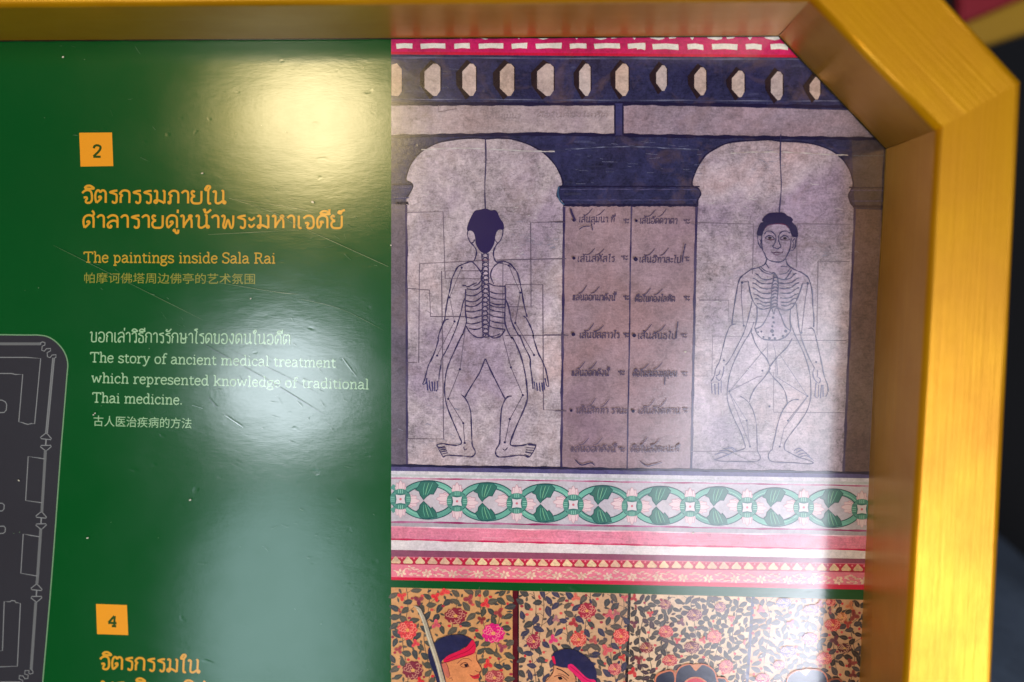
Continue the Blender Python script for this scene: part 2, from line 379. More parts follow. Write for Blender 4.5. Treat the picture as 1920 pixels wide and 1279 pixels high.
LT = {
 'T': (.8, [[(.03,1),(.74,1)],[(.385,1),(.385,0)],sf(.385,0,.16,.16),[(.03,1.02),(.03,.8)],[(.74,1.02),(.74,.8)]]),
 'S': (.66, [[(.54,.8),(.5,.96),(.3,1.02),(.1,.9),(.1,.68),(.3,.54),(.5,.44),(.57,.25),(.46,.03),(.28,-.01),(.1,.06),(.06,.24)],[(.55,1),(.55,.78)],[(.06,0),(.06,.24)]]),
 'R': (.84, [[(.18,1),(.18,0)],sf(.18,0,.14,.16),[(.04,1),(.4,1),(.6,.92),(.62,.72),(.54,.54),(.36,.5),(.18,.5)],[(.38,.5),(.5,.4),(.6,.12),(.68,0),(.82,0)]]),
 'h': (.7, [[(.17,1.05),(.17,0)],[(.03,1.05),(.17,1.05)],sf(.17,0),[(.17,.48),(.28,.66),(.44,.68),(.54,.54),(.54,0)],sf(.54,0)]),
 'e': (.6, [[(.08,.38),(.52,.38)],[(.52,.38),(.5,.56),(.4,.68),(.24,.68),(.1,.52),(.08,.24),(.18,.04),(.34,-.01),(.53,.12)]]),
 'p': (.7, [[(.17,.68),(.17,-.3)],[(.03,.68),(.17,.68)],sf(.17,-.3),[(.17,.48),(.28,.66),(.44,.66),(.57,.46),(.56,.2),(.44,.01),(.3,.0),(.17,.15)]]),
 'a': (.64, [[(.1,.54),(.16,.66),(.32,.7),(.46,.58),(.48,.35),(.48,.06),(.62,.0)],[(.48,.4),(.26,.38),(.09,.24),(.1,.06),(.24,-.01),(.38,.06),(.48,.2)]]),
 'i': (.36, [[(.18,.68),(.18,0)],[(.04,.68),(.18,.68)],sf(.18,0),[(.17,.9),(.18,1.0)]]),
 'n': (.72, [[(.17,.68),(.17,0)],[(.03,.68),(.17,.68)],sf(.17,0),[(.17,.46),(.29,.65),(.45,.68),(.55,.54),(.55,0)],sf(.55,0)]),
 'm': (1.08, [[(.17,.68),(.17,0)],[(.03,.68),(.17,.68)],sf(.17,0),[(.17,.46),(.29,.65),(.43,.68),(.53,.54),(.53,0)],sf(.53,0),[(.53,.46),(.65,.65),(.8,.68),(.9,.54),(.9,0)],sf(.9,0)]),
 't': (.46, [[(.18,.9),(.18,.4),(.19,.12),(.28,0),(.44,.06)],[(.03,.68),(.41,.68)]]),
 'g': (.62, [[(.28,.68),(.12,.62),(.08,.46),(.14,.3),(.28,.25),(.42,.3),(.48,.46),(.44,.62),(.28,.68)],[(.42,.62),(.6,.7)],[(.16,.28),(.1,.16),(.18,.08),(.42,.05),(.54,-.08),(.46,-.27),(.24,-.31),(.06,-.2),(.1,-.04),(.22,.04)]]),
 's': (.56, [[(.46,.56),(.38,.67),(.22,.69),(.1,.58),(.13,.43),(.3,.35),(.46,.25),(.48,.1),(.36,.0),(.18,.0),(.08,.12)],[(.46,.68),(.46,.52)],[(.07,.0),(.07,.16)]]),
 'd': (.7, [[(.52,1.05),(.52,0)],[(.38,1.05),(.52,1.05)],[(.52,0),(.66,0)],[(.52,.5),(.4,.67),(.24,.67),(.1,.48),(.1,.2),(.22,.01),(.38,.01),(.52,.18)]]),
 'l': (.36, [[(.18,1.05),(.18,0)],[(.04,1.05),(.18,1.05)],sf(.18,0)]),
 'f': (.46, [[(.48,.96),(.42,1.05),(.3,1.03),(.22,.88),(.2,.6),(.2,0)],[(.05,.68),(.42,.68)],sf(.2,0,.14,.17)]),
 'o': (.64, [[(.32,.69),(.14,.6),(.08,.34),(.16,.06),(.32,-.01),(.48,.06),(.56,.34),(.5,.6),(.32,.69)]]),
 'r': (.54, [[(.17,.68),(.17,0)],[(.03,.68),(.17,.68)],sf(.17,0,.14,.17),[(.17,.42),(.28,.62),(.44,.69),(.5,.58)]]),
 'y': (.66, [[(.12,.68),(.34,.02)],[(.56,.68),(.34,.02),(.24,-.22),(.12,-.3),(.04,-.22)],sf(.12,.68,.1,.12),sf(.56,.68,.1,.1)]),
 'c': (.58, [[(.51,.5),(.44,.65),(.28,.69),(.12,.54),(.08,.28),(.18,.05),(.33,-.01),(.53,.12)]]),
 'w': (.94, [[(.1,.68),(.26,.0)],[(.26,.0),(.45,.62)],[(.45,.62),(.64,.0)],[(.64,.0),(.82,.68)],sf(.1,.68,.09,.1),sf(.82,.68,.1,.09)]),
 'k': (.7, [[(.17,1.05),(.17,0)],[(.03,1.05),(.17,1.05)],sf(.17,0),[(.54,.68),(.18,.28)],[(.3,.4),(.56,0)],sf(.54,.68,.12,.1),sf(.56,0,.1,.12)]),
 '.': (.3, [[(.07,.06),(.21,.06)]]),
 '2': (.62, [[(.1,.74),(.16,.94),(.34,1),(.52,.9),(.52,.68),(.38,.42),(.1,.06)],[(.08,.03),(.56,.03)]]),
 '4': (.68, [[(.44,1),(.06,.32)],[(.04,.3),(.62,.3)],[(.46,1),(.46,.0)],sf(.46,0,.16,.14)]),
}
LAT_NARROW = .3
def text_line(pr, s, x0, y0, x1, y1, hgt, wt, col, table, jit=0.0, slant=0.0):
    """s between two photo points on its baseline; hgt = letter height in photo pixels"""
    adv = 0; items = []; last = 0
    for ch in s:
        if ch == ' ': adv += .36; continue
        if ch in TM and table is TH:
            up = .0
            if ch in '่้์' and prev in 'ิีืั': up = .22
            items.append((TM[ch], adv, up)); prev = ch; continue
        if ch not in table: continue
        a, st = table[ch]
        items.append((st, adv, 0)); adv += a; prev = ch
    L = math.hypot(x1 - x0, y1 - y0); sx = L / adv
    ux, uy = (x1 - x0) / L, (y1 - y0) / L
    wx = .88 if table is TH else 1.0
    for st, a, up in items:
        for pts in st:
            q = []
            for (gx, gy) in pts:
                X_, Y_ = (a + gx * wx + (.03 if table is TH else 0)) * sx + slant * (gy + up) * hgt, -(gy + up) * hgt
                q.append((x0 + ux * X_ - uy * Y_, y0 + uy * X_ + ux * Y_))
            pr.stroke(q, wt, col, 0, sm=len(pts) > 2, jit=jit, dz=1.5e-7)
def cjk_line(name, s, x0, y0, x1, y1, hgt, col, parent):
    """Chinese line in the built-in font, laid on the panel as a thin mesh"""
    c = bpy.data.curves.new(name, 'FONT'); c.body = s; c.size = 1.0
    t = bpy.data.objects.new(name, c); COL.objects.link(t)
    dg = bpy.context.evaluated_depsgraph_get(); dg.update()
    me = bpy.data.meshes.new_from_object(t.evaluated_get(dg))
    bpy.data.objects.remove(t)
    pr = Print(4e-5)
    xs = [v.co.x for v in me.vertices]; ys = [v.co.y for v in me.vertices]
    mx, Mx, my, My = min(xs), max(xs), min(ys), max(ys)
    L = math.hypot(x1 - x0, y1 - y0); ux, uy = (x1 - x0) / L, (y1 - y0) / L
    h = pr.lift()
    for v in me.vertices:
        X_ = (v.co.x - mx) / (Mx - mx) * L; Y_ = -(v.co.y - my) / (My - my) * hgt
        pr.v.append(px(x0 + ux * X_ - uy * Y_, y0 + uy * X_ + ux * Y_, h)); pr.c.append(col); pr.t.append(0)
    pr.f = [tuple(p.vertices) for p in me.polygons]
    bpy.data.meshes.remove(me)
    return pr.build(name, M_ink, parent)

GOLD = rgb(214, 150, 40); GOLD2 = rgb(188, 146, 42); GOLD3 = rgb(142, 136, 52); PALE = rgb(152, 186, 142)
def line_part(name, s, x0, y0, x1, y1, h, wt, col, tab, label=None):
    pr = Print(4e-5); text_line(pr, s, x0, y0, x1, y1, h, wt, col, tab)
    o = pr.build(name, M_ink, root)
    if label: o['label'] = label
    return o
line_part('thai_heading', 'จิตรกรรมภายใน', 153, 380, 426, 382, 23.5, 4.0, GOLD, TH, 'golden Thai heading of one line beneath the number two square')
line_part('thai_heading', 'ศาลารายคู่หน้าพระมหาเจดีย์', 154, 427, 646, 428, 23.5, 4.0, GOLD, TH, 'longest golden Thai heading line')
line_part('english_heading', 'The paintings inside Sala Rai', 157, 491.5, 517, 493.5, 18.5, 2.5, GOLD2, LT)
cjk_line('chinese_heading', '帕摩诃佛塔周边佛亭的艺术氛围', 158, 531, 478, 533, 20, GOLD3, root)
line_part('thai_caption', 'บอกเล่าวิธีการรักษาโรคของคนในอดีต', 168, 641, 546, 646, 18.5, 2.2, PALE, TH)
line_part('english_caption', 'The story of ancient medical treatment', 169, 678.5, 630, 689, 17.5, 2.15, PALE, LT)
line_part('english_caption', 'which represented knowledge of traditional', 171, 717, 692, 729.5, 17.5, 2.15, PALE, LT)
line_part('english_caption', 'Thai medicine.', 173, 754, 343, 758.5, 17.5, 2.15, PALE, LT)
cjk_line('chinese_caption', '古人医治疾病的方法', 175, 799, 359, 804, 20, PALE, root)
line_part('thai_heading', 'จิตรกรรมใน', 186, 1254, 377, 1262, 23.5, 4.0, GOLD, TH, 'golden Thai heading beneath the number four square')
line_part('thai_heading', 'พระวิหารทิศ', 187, 1301, 388, 1309, 23.5, 4.0, GOLD, TH, 'golden Thai heading line cut by the lower edge of the picture')
for q, dg, tx in (([(148.5,249),(210,248.5),(212.5,311.5),(151,312.5)], '2', (172.5,294.5,190.5,294.8)), ([(180,1132.5),(238,1134.5),(240.5,1191),(182,1189)], '4', (201.5,1173.5,220,1174.5))):
    pr = Print(4e-5); pr.poly(q, rgb(232, 150, 32)); o = pr.build('number_square', M_ink, root)
    o['label'] = 'orange square with the numeral ' + ('two' if dg == '2' else 'four')
    pr = Print(8e-5); text_line(pr, dg, tx[0], tx[1], tx[2], tx[3], 22 if dg == '2' else 19, 4.3, rgb(40, 70, 20), LT); pr.build('numeral', M_ink, o)

# ------------------------------------------------------------------ mural picture
def crop(x0, y0, s): return lambda pts: [(x0 + a / s, y0 + b / s) for a, b in pts]
cA = crop(780, 380, 4.919); cB = crop(780, 620, 4.919); cC = crop(1330, 380, 4.919); cDD = crop(1330, 620, 4.919)
c6 = crop(720, 380, 2.4583); c7 = crop(1280, 380, 2.4605); cT = crop(720, 40, 3.552); cU = crop(1200, 40, 3.552)
XL, XR = 733.5, 1668
BLUE = rgb(47, 46, 80); BLUE2 = rgb(66, 66, 94); INKB = rgb(50, 42, 78); THIN = rgb(80, 66, 86)
PLAS = rgb(176, 160, 163); PLAS2 = rgb(150, 124, 132); DARKL = rgb(30, 24, 56); SIDE = rgb(104, 92, 104)
def yb(a, b): return lambda x: a + (b - a) * (x - 733) / 899.0
def strip(pr, top, bot, col, tex, x0=XL, x1=XR, nseg=24, wob=0.0):
    up = []; dn = []
    for i in range(nseg + 1):
        x = x0 + (x1 - x0) * i / nseg
        up.append((x, top(x) + random.uniform(-wob, wob))); dn.append((x, bot(x) + random.uniform(-wob, wob)))
    pr.poly(up + dn[::-1], col, tex)

mb = Print(2e-5)
# dark blue painted architecture is the ground of the picture
strip(mb, lambda x: 60, yb(890, 900), BLUE, 1.0)
for _ in range(150):
    x = random.uniform(XL, 1640); y = random.choice([random.uniform(108, 192), random.uniform(262, 380)]); l = random.uniform(8, 46)
    mb.stroke([(x, y), (x + l * .5, y + random.uniform(-2, 2)), (x + l, y + random.uniform(-3, 3))], random.uniform(1, 5), mixc(BLUE, random.choice([rgb(74, 74, 104), rgb(60, 58, 78), rgb(34, 30, 56)]), random.uniform(.2, .6)), .75, taper=True)
mural = mb.build('mural_picture', M_mural, root)
mural['label'] = 'printed mural picture of two body charts under blue arches'

# plaster fields
pf = Print(1.2e-4)
strip(pf, lambda x: 198 if x < 1155 else 198 + (x - 1155) * .02, lambda x: 256 - 8 * max(0, 1 - abs(x - 1000) / 280) , rgb(164, 146, 150), 0.75, XL, 1153, wob=.6)
strip(pf, lambda x: 195 + (x - 1168) * .028, lambda x: 251 + (x - 1168) * .018, rgb(144, 126, 140), 0.8, 1169, XR, wob=.6)
nicheL = smooth(cT([(150,1180),(190,1110),(182,1078),(150,1062),(152,1020),(190,930),(260,860),(360,810),(480,786),(600,778),(680,784),(760,778),(850,785),(950,815),(1040,860),(1110,920),(1160,990),(1185,1050),(1190,1088),(1160,1120),(1155,1165),(1190,1195),(1205,1225)]), 4) + [(1056, 600), (1052, 878), (763, 873), (762, 600)]
nicheR = smooth(cU([(385,1230),(385,1192),(405,1150),(390,1115),(350,1095),(350,1060),(375,990),(430,900),(500,850),(590,810),(700,797),(850,790),(940,800),(1080,805),(1200,830),(1290,870),(1350,920),(1390,980),(1415,1050),(1418,1100),(1390,1150),(1395,1190),(1410,1220),(1425,1240)]), 4) + [(1594, 640), (1580, 886), (1298, 881), (1303, 640)]
pf.poly(nicheL, rgb(178, 161, 167), 0.95)
pf.poly(nicheR, rgb(168, 151, 160), 1.0)
pf.poly([(1059, 386), (1304, 387), (1294, 881), (1054, 878)], PLAS2, 0.62)
pf.poly([(XL, 382), (760, 384), (761, 872), (XL, 871)], SIDE, 0.7)
pf.poly([(1604, 392), (XR, 394), (XR, 890), (1583, 887)], rgb(106, 84, 84), 0.75)
pf.poly([(1597, 262), (XR, 263), (XR, 390), (1603, 390), (1600, 350)], rgb(68, 62, 76), 0.8)
cr = pf
for _ in range(210):
    if random.random() < .5: x, y = random.uniform(772, 1045), random.uniform(270, 868)
    else: x, y = random.uniform(1312, 1585), random.uniform(275, 876)
    l = random.uniform(4, 17); a = random.uniform(-.5, .5)
    pts = [(x + l * t, y + l * t * a + random.uniform(-1.6, 1.6)) for t in (0, .3, .6, 1)]
    dark = random.random() < .55
    cr.stroke(pts, random.uniform(.5, 1.1), mixc(rgb(172, 158, 160), rgb(104, 90, 104) if dark else rgb(205, 198, 200), random.uniform(.3, .8)), 0, taper=True)
for cx_, cy_, nn in ((1000, 452, 26), (830, 760, 18), (1395, 520, 22), (1560, 470, 18), (1440, 300, 18), (820, 820, 12)):
    for _ in range(nn):
        x = random.gauss(cx_, 26); y = random.gauss(cy_, 12)
        cr.stroke([(x, y), (x + random.uniform(2, 8), y + random.uniform(-3, 3)), (x + random.uniform(6, 14), y + random.uniform(-3, 5))], random.uniform(.5, 1.0), mixc(rgb(168, 154, 158), rgb(108, 112, 140), random.uniform(.3, .8)), 0, taper=True)
for s_, a, b, c_, e_ in (('เส้นสุมนา', 912, 222, 976, 222), ('คือในกองโลหิต', 1006, 220, 1140, 220)):
    text_line(pf, s_, a, b, c_, e_, 8, 1.0, rgb(142, 124, 128), TH, 0.4, 0.2)
pf.stroke([(822, 197), (822, 210), (856, 204)], 1.2, rgb(120, 102, 108), 0, sm=False)
pf.build('plaster_field', M_mural, mural)

# outlines of the architecture
al = Print(3.2e-4)
al.stroke(nicheL[:-4], 2.6, DARKL, 0.3, jit=.35, sm=False); al.stroke(nicheR[:-4], 2.6, DARKL, 0.3, jit=.35, sm=False)
for a, b, wd in (((1058, 388), (1052, 878), 4.4), ((762, 384), (763, 873), 4), ((1306, 388), (1296, 882), 4.6), ((1603, 390), (1582, 886), 4.6), ((1184, 386), (1176, 880), 2.6)):
    m_ = [(a[0] + (b[0] - a[0]) * i / 14 + random.uniform(-.5, .5), a[1] + (b[1] - a[1]) * i / 14) for i in range(15)]
    al.stroke(m_, wd, rgb(52, 40, 78), 0.3, jit=.3, fade=(rgb(96, 82, 110), .5))
def hline(pr, ys, wd, col, x0=XL, x1=XR, tex=.3, fade=None, jit=.4):
    nn = 26
    pr.stroke([(x0 + (x1 - x0) * i / nn, ys(x0 + (x1 - x0) * i / nn) + random.uniform(-.5, .5)) for i in range(nn + 1)], wd, col, tex, jit=jit, fade=fade)
hline(al, lambda x: 195 + (6 * max(0, (x - 1200) / 440)), 6, DARKL)
hline(al, lambda x: 256 - 5 * max(0, 1 - abs(x - 1020) / 300) + 4 * max(0, (x - 1300) / 340), 6, DARKL)
hline(al, lambda x: 108 + 4 * (x - 733) / 900, 3, rgb(92, 92, 120), fade=(BLUE, .7))
hline(al, lambda x: 186 + 4 * (x - 733) / 900, 2, rgb(104, 104, 132), fade=(BLUE, .9))
hline(al, lambda x: 278 + 3 * math.sin(x * .02), 1.6, rgb(112, 114, 142), 1060, 1310, fade=(BLUE, .8))
hline(al, lambda x: 281 + 3 * math.sin(x * .02), 2.2, rgb(196, 188, 188), 790, 1040, fade=(rgb(172, 160, 160), .9))
hline(al, lambda x: 288 + 3 * math.sin(x * .02 + 1), 2.2, rgb(190, 180, 178), 1370, 1590, fade=(rgb(160, 140, 140), .9))
hline(al, lambda x: 292, 1.6, rgb(80, 84, 100), 1600, XR)
# capitals
for x0, x1, y in ((1048, 1312, 350), (XL, 772, 346), (1592, XR, 352)):
    hline(al, lambda x: y, 2.4, DARKL, x0, x1); hline(al, lambda x: y + 5, 1.8, rgb(84, 78, 116), x0 + 3, x1 - 3, fade=(BLUE, .6))
    hline(al, lambda x: y + 25, 2, rgb(76, 72, 112), x0 + 6, x1 - 6, fade=(BLUE, .6)); hline(al, lambda x: y + 35, 4.4, DARKL, x0 + 8, x1 - 6)
al.stroke([(1048, 350), (1046, 362), (1050, 376), (1058, 384)], 3, rgb(60, 84, 112), .2)
al.poly([(1153, 194), (1168, 194), (1168, 254), (1153, 254)], rgb(56, 54, 98), .6)
al.stroke([(1153, 196), (1153, 253)], 3, DARKL, .2); al.stroke([(1168, 196), (1168, 253)], 3, DARKL, .2)
for _ in range(46):      # dry brush scuffs in the blue
    x = random.uniform(1060, 1310) if random.random() < .6 else random.uniform(XL, 1560); y = random.uniform(258, 345) if x > 1060 and x < 1310 else random.uniform(108, 190)
    l = random.uniform(4, 22)
    al.stroke([(x, y), (x + l, y + random.uniform(-2, 2))], random.uniform(.5, 1.3), mixc(BLUE, rgb(150, 150, 180), random.uniform(.25, .6)), 0, sm=False, taper=True)
al.build('arch_outline', M_paint, mural)

# lattice of hexagonal openings
lat = Print(4e-4)
def hexa(xd, xl, xr, yt, ybm, cr):
    w_ = xr - xd
    P = cr([(xd, yt + 60), (xd + w_ * .55, yt - 28), (xr + 6, yt + 18), (xr + 8, ybm - 40), (xd + w_ * .5, ybm + 26), (xd + 4, ybm - 70)])
    lat.poly(P, rgb(40, 26, 32), .3)
    w2 = xr - xl
    Q = cr([(xl, yt + 50), (xl + w2 * .55, yt - 2), (xl + w2 * .8, yt), (xr, yt + 22), (xr, ybm - 34), (xl + w2 * .78, ybm), (xl + w2 * .56, ybm + 2), (xl, ybm - 50)])
    lat.poly(Q, mixc(rgb(196, 168, 150), rgb(184, 168, 166), random.random()), .55)
for xd, xl, xr in ((-30, 2, 118), (238, 270, 375), (478, 522, 612), (724, 772, 866), (978, 1020, 1130), (1262, 1300, 1375), (1506, 1542, 1628)):
    hexa(xd, max(xl, 50) if xl < 50 else xl, xr, 284, 496, cT) if xd > 0 else lat.poly(cT([(50, 290), (85, 280), (118, 318), (118, 470), (95, 500), (50, 495)]), rgb(186, 158, 140), .5)
for xd, xl, xr, yt, ybm in ((62, 108, 178, 295, 462), (317, 362, 440, 308, 492), (574, 612, 695, 330, 504), (832, 872, 950, 336, 524), (1087, 1130, 1200, 372, 520)):
    hexa(xd, xl, xr, yt, ybm, cU)
lat.build('hexagon_lattice', M_mural, mural)

# magenta band on top
mg = Print(4e-4)
strip(mg, lambda x: 60, yb(101, 109), rgb(194, 28, 92), .55)
strip(mg, yb(97, 104), yb(102, 109), rgb(192, 16, 58), .4)
CRM = rgb(226, 220, 205)
for a, b in ((80,190),(242,408),(465,570),(628,795),(848,955),(1010,1185),(1235,1348),(1400,1570),(1622,1740)):
    p = cT([(a + random.uniform(-4, 4), 150), ((a + b) / 2, 146), (b, 142 + random.uniform(0, 8)), (b + random.uniform(-4, 4), 182), ((a + b) / 2, 178), (a + 4, 184)]); mg.poly(p, CRM, .35)
for a, b in ((-24, 36), (82,255),(315,420),(478,650),(703,812),(868,985)):
    p = cU([(a, 152), ((a + b) / 2, 148), (b, 152 + random.uniform(0, 8)), (b + random.uniform(-4, 4), 192), ((a + b) / 2, 184), (a + 4, 188)]); mg.poly(p, CRM, .35)
for k in range(7):
    o_ = 385 * k
    for tri in ([(95, 80), (155, 80), (128, 118)], [(200, 80), (335, 80), (325, 112), (290, 120), (235, 108)], [(350, 80), (440, 80), (400, 108), (360, 112)]):
        mg.poly(cT([(a + o_, b + k * 1.2) for a, b in tri]), CRM, .3)
mg.build('magenta_band', M_paint, mural)

# ---- figure seen from the back
def figure_parts():
    f = Print(4e-4)
    W = 1.8
    def s(pts, wd=W, col=INKB, sm=True, jit=.45, fade=None): f.stroke(pts, wd, col, 0, sm=sm, jit=jit, fade=fade or (rgb(84, 72, 100), .45))
    def thin(pts): f.stroke(pts, 1.5, THIN, 0, sm=False, jit=.3, fade=(rgb(130, 114, 124), .45))
    # reference lines
    for L in ([(103,45),(272,42),(282,350),(450,352)],[(98,395),(210,403),(214,525),(375,525)],[(105,738),(160,738),(163,282),(480,265)],[(830,88),(676,92),(678,480),(570,480)],[(840,258),(520,265)],[(840,960),(735,955),(732,378),(560,378)],[(850,612),(560,612)],[(105,1088),(275,1090),(265,316),(450,314)]):
        thin(c6(L))
    for L in ([(358,300),(302,437),(325,548),(245,705)],[(375,580),(350,768),(296,905),(365,1017),(372,1108)],[(575,290),(628,415),(605,555),(692,703)],[(548,270),(548,620),(585,760),(640,888),(580,998),(557,1105)]):
        f.stroke(c6(L), 1.1, rgb(70, 58, 84), 0, sm=False, fade=(rgb(130, 116, 126), .6))
    for p in ((358,300),(302,437),(325,548),(245,705),(350,768),(296,905),(365,1017),(372,1108),(575,290),(628,415),(605,555),(692,703),(585,760),(640,888),(580,998),(557,1105),(450,352),(450,314)):
        q = c6([p])[0]; f.dot(q[0], q[1], 2.1, INKB)
    s([(910, 258), (911, 300), (909, 350), (910, 392)], 2.2)
    f.poly(smooth(cA([(632,55),(580,68),(545,75),(520,110),(490,170),(470,235),(478,265),(500,258),(530,275),(545,320),(550,375),(568,415),(594,450),(622,466),(645,468),(678,452),(706,412),(724,368),(730,320),(742,275),(765,250),(800,250),(812,235),(805,190),(785,160),(768,130),(752,90),(728,68),(690,72),(660,58),(632,55)]), 3)[:-1], rgb(44, 32, 76), .35)
    s(cA([(478,262),(475,300),(490,345),(505,368),(530,365),(540,340)])); s(cA([(802,250),(798,300),(780,345),(755,372),(735,355),(725,335)]))
    s(cA([(505,368),(540,410),(558,450),(550,500),(530,540),(490,548),(430,570),(385,595),(355,650),(330,710),(315,790),(300,860),(280,960),(268,1050),(262,1085),(235,1150),(205,1240)]) + cB([(205,90),(175,190),(150,250),(115,320),(95,390),(80,450),(60,495)]), 2.3)
    s(cA([(755,372),(730,410),(715,460),(720,510),(745,548),(800,540),(860,560),(900,600),(930,640),(950,700),(970,790),(985,880),(1000,960),(1018,1030),(1025,1055)]), 2.5)
    s(cA([(992,1046),(1015,1065),(1040,1110),(1065,1165),(1085,1230)]) + cB([(1078,40),(1090,90),(1125,200),(1160,270),(1190,340),(1210,420),(1225,510)]), 2.3)
    s(cA([(450,880),(430,940),(415,1010),(395,1080),(370,1160),(345,1220)]) + cB([(345,40),(310,120),(270,200),(235,260),(230,320),(215,400),(210,470)]), 1.8)
    s(cA([(820,870),(850,950),(868,1030),(880,1090),(910,1160),(950,1230)]) + cB([(960,50),(1000,150),(1050,250),(1055,330),(1065,400),(1075,480),(1080,540)]), 2.4)
    s(cA([(302,1074),(275,1082),(258,1105)]))
    s(cA([(458,800),(455,900),(455,1000),(465,1090),(455,1140),(430,1220)]) + cB([(430,30),(400,90),(340,220),(305,300),(280,380),(268,460),(262,540),(272,640),(300,740),(350,860),(400,980),(420,1035),(380,1058),(300,1052),(240,1042),(190,1055)]), 2.2)
    s(cA([(822,760),(825,880),(820,1000),(820,1100),(840,1170),(880,1250)]) + cB([(885,60),(920,120),(965,230),(995,340),(1015,450),(1025,550),(1025,640),(990,740),(940,850),(895,960),(870,1040),(890,1062),(980,1060),(1040,1045),(1108,1058)]), 2.5)
    s(cB([(638,258),(590,380),(530,480),(470,580),(450,620)]), 2.1); s(cB([(640,258),(690,370),(750,490),(800,590),(825,635)]), 2.3)
    s(cB([(418,592),(445,615),(480,670),(505,760),(510,880),(515,1000),(520,1060),(545,1110),(540,1145),(505,1165),(450,1158),(380,1155),(290,1150),(250,1168)]), 2.1)
    s(cB([(882,604),(845,612),(815,650),(790,720),(780,830),(775,950),(770,1040),(740,1095),(735,1135),(760,1165),(820,1165),(900,1155),(980,1150),(1040,1170)]), 2.3)
    for L in ([(190,1055),(212,1078),(268,1066)],[(212,1085),(272,1080)],[(220,1102),(280,1093)],[(226,1120),(286,1109)],[(236,1140),(292,1126)],[(190,1055),(205,1085),(250,1168)],[(1108,1058),(1085,1110),(1045,1172)],[(1106,1062),(1035,1055)],[(1096,1085),(1020,1080)],[(1085,1107),(1013,1100)],[(1070,1132),(1008,1120)],[(1050,1162),(1000,1142)]):
        s(cB(L), 1.7)
    for L in ([(440,1075),(450,1100),(468,1092)],[(800,1090),(820,1105),(845,1080)]): s(cB(L), 1.4)
    for L in ([(62,495),(88,488),(100,440)],[(100,470),(108,552)],[(122,460),(125,520),(140,560)],[(148,470),(155,560)],[(172,470),(172,560)],[(195,465),(200,530),(185,560)],[(1225,515),(1205,505),(1190,440)],[(1090,470),(1098,545)],[(1112,480),(1120,555)],[(1136,480),(1145,562)],[(1160,480),(1170,560)],[(1180,470),(1186,545)]):
        s(cB(L), 1.9, rgb(48, 44, 96))
    # spine and ribs
    for y in range(490, 1240, 41):
        sh = 4 * math.sin(y * .011)
        s(cA([(612 + sh, y + 8), (622 + sh, y - 14), (645 + sh, y - 22), (664 + sh, y - 8), (668 + sh, y + 10)]), 2.0); s(cA([(612 + sh, y + 8), (640 + sh, y + 16), (668 + sh, y + 8)]), 1.6)
    s(cA([(605,470),(612,600),(608,760),(612,900),(610,1060),(618,1235)]), 1.8); s(cA([(665,470),(668,600),(672,760),(678,900),(680,1060),(665,1220)]), 1.8)
    s(cA([(428,765),(455,766),(480,776),(530,752),(560,740)]), 1.9)
    for y, x in ((795,470),(850,458),(905,460),(950,458),(1000,458),(1056,462),(1110,462),(1160,490)):
        s(cA([(x, y), (x + 50, y + 10), (x + 95, y + 2), (608, y - 36 if y < 1000 else y - 12)]), 2.0)
    for y in (770,840,890,940,965,1004,1055,1106,1160):
        s(cA([(672, y - 26), (705, y - 10), (745, y), (822, y + 2 if y < 1000 else y + 10)]), 1.9)
    s(cA([(462,1140),(500,1200),(560,1242),(628,1240),(650,1212),(680,1232),(720,1250),(780,1230),(822,1175)]), 2.2); s(cA([(640,1205),(690,1235),(740,1225),(775,1210)]), 1.6)
    s(cA([(518,544),(570,600),(605,660),(600,700),(640,748)]), 2.1); s(cA([(800,545),(740,570),(700,620),(688,680),(716,750)]), 2.1); s(cA([(604,715),(570,755),(530,772)]), 1.6)
    s(cA([(760,556),(850,578),(880,600)]), 1.5); s(cA([(600,530),(680,528)]), 1.4, rgb(120, 60, 80))
    o = f.build('body_chart', M_ink, mural); o['label'] = 'ink line figure seen from behind with spine and ribs'
    # ---- figure facing front
    f = Print(4e-4)
    def s(pts, wd=W, col=INKB, sm=True, jit=.45, fade=None): f.stroke(pts, wd, col, 0, sm=sm, jit=jit, fade=fade or (rgb(90, 78, 108), .45))
    for L in ([(65,92),(328,100),(322,330)],[(775,100),(530,98),(525,300)],[(770,272),(625,272),(620,612),(510,610)],[(75,450),(212,450),(212,548),(400,555)],[(45,800),(135,800),(138,617),(310,617)],[(755,636),(430,636)],[(750,970),(420,967),(420,780)],[(40,1148),(400,1150)],[(320,524),(405,524)]):
        f.stroke(c7(L), 1.5, THIN, 0, sm=False, jit=.3, fade=(rgb(146, 130, 142), .6))
    for L in ([(185,560),(530,150)],[(185,560),(440,430),(490,420)],[(905,605),(650,220)],[(905,605),(640,440),(610,420)],[(540,110),(535,270)],[(590,130),(610,200),(615,420)],[(620,240),(630,410)],[(185,570),(380,1070)],[(185,570),(345,830),(375,1070)],[(905,605),(725,830)],[(900,620),(690,900),(650,1070)]):
        f.stroke(cDD(L), 1.2, rgb(84, 74, 102), 0, sm=False, fade=(rgb(130, 120, 138), .5))
    for p in ((185,560),(905,605),(725,830),(650,1070),(375,1070),(345,830),(490,370),(985,290),(135,275),(555,700)):
        q = cDD([p])[0]; f.dot(q[0], q[1], 2.0, INKB)
    for L in ([(300,740),(295,860),(315,1135)],[(910,745),(885,900),(850,1200)],[(360,722),(300,740)],[(860,742),(910,745)]):
        f.stroke(cC(L), 1.4, rgb(64, 54, 86), 0, sm=False, fade=(rgb(120, 106, 124), .5))
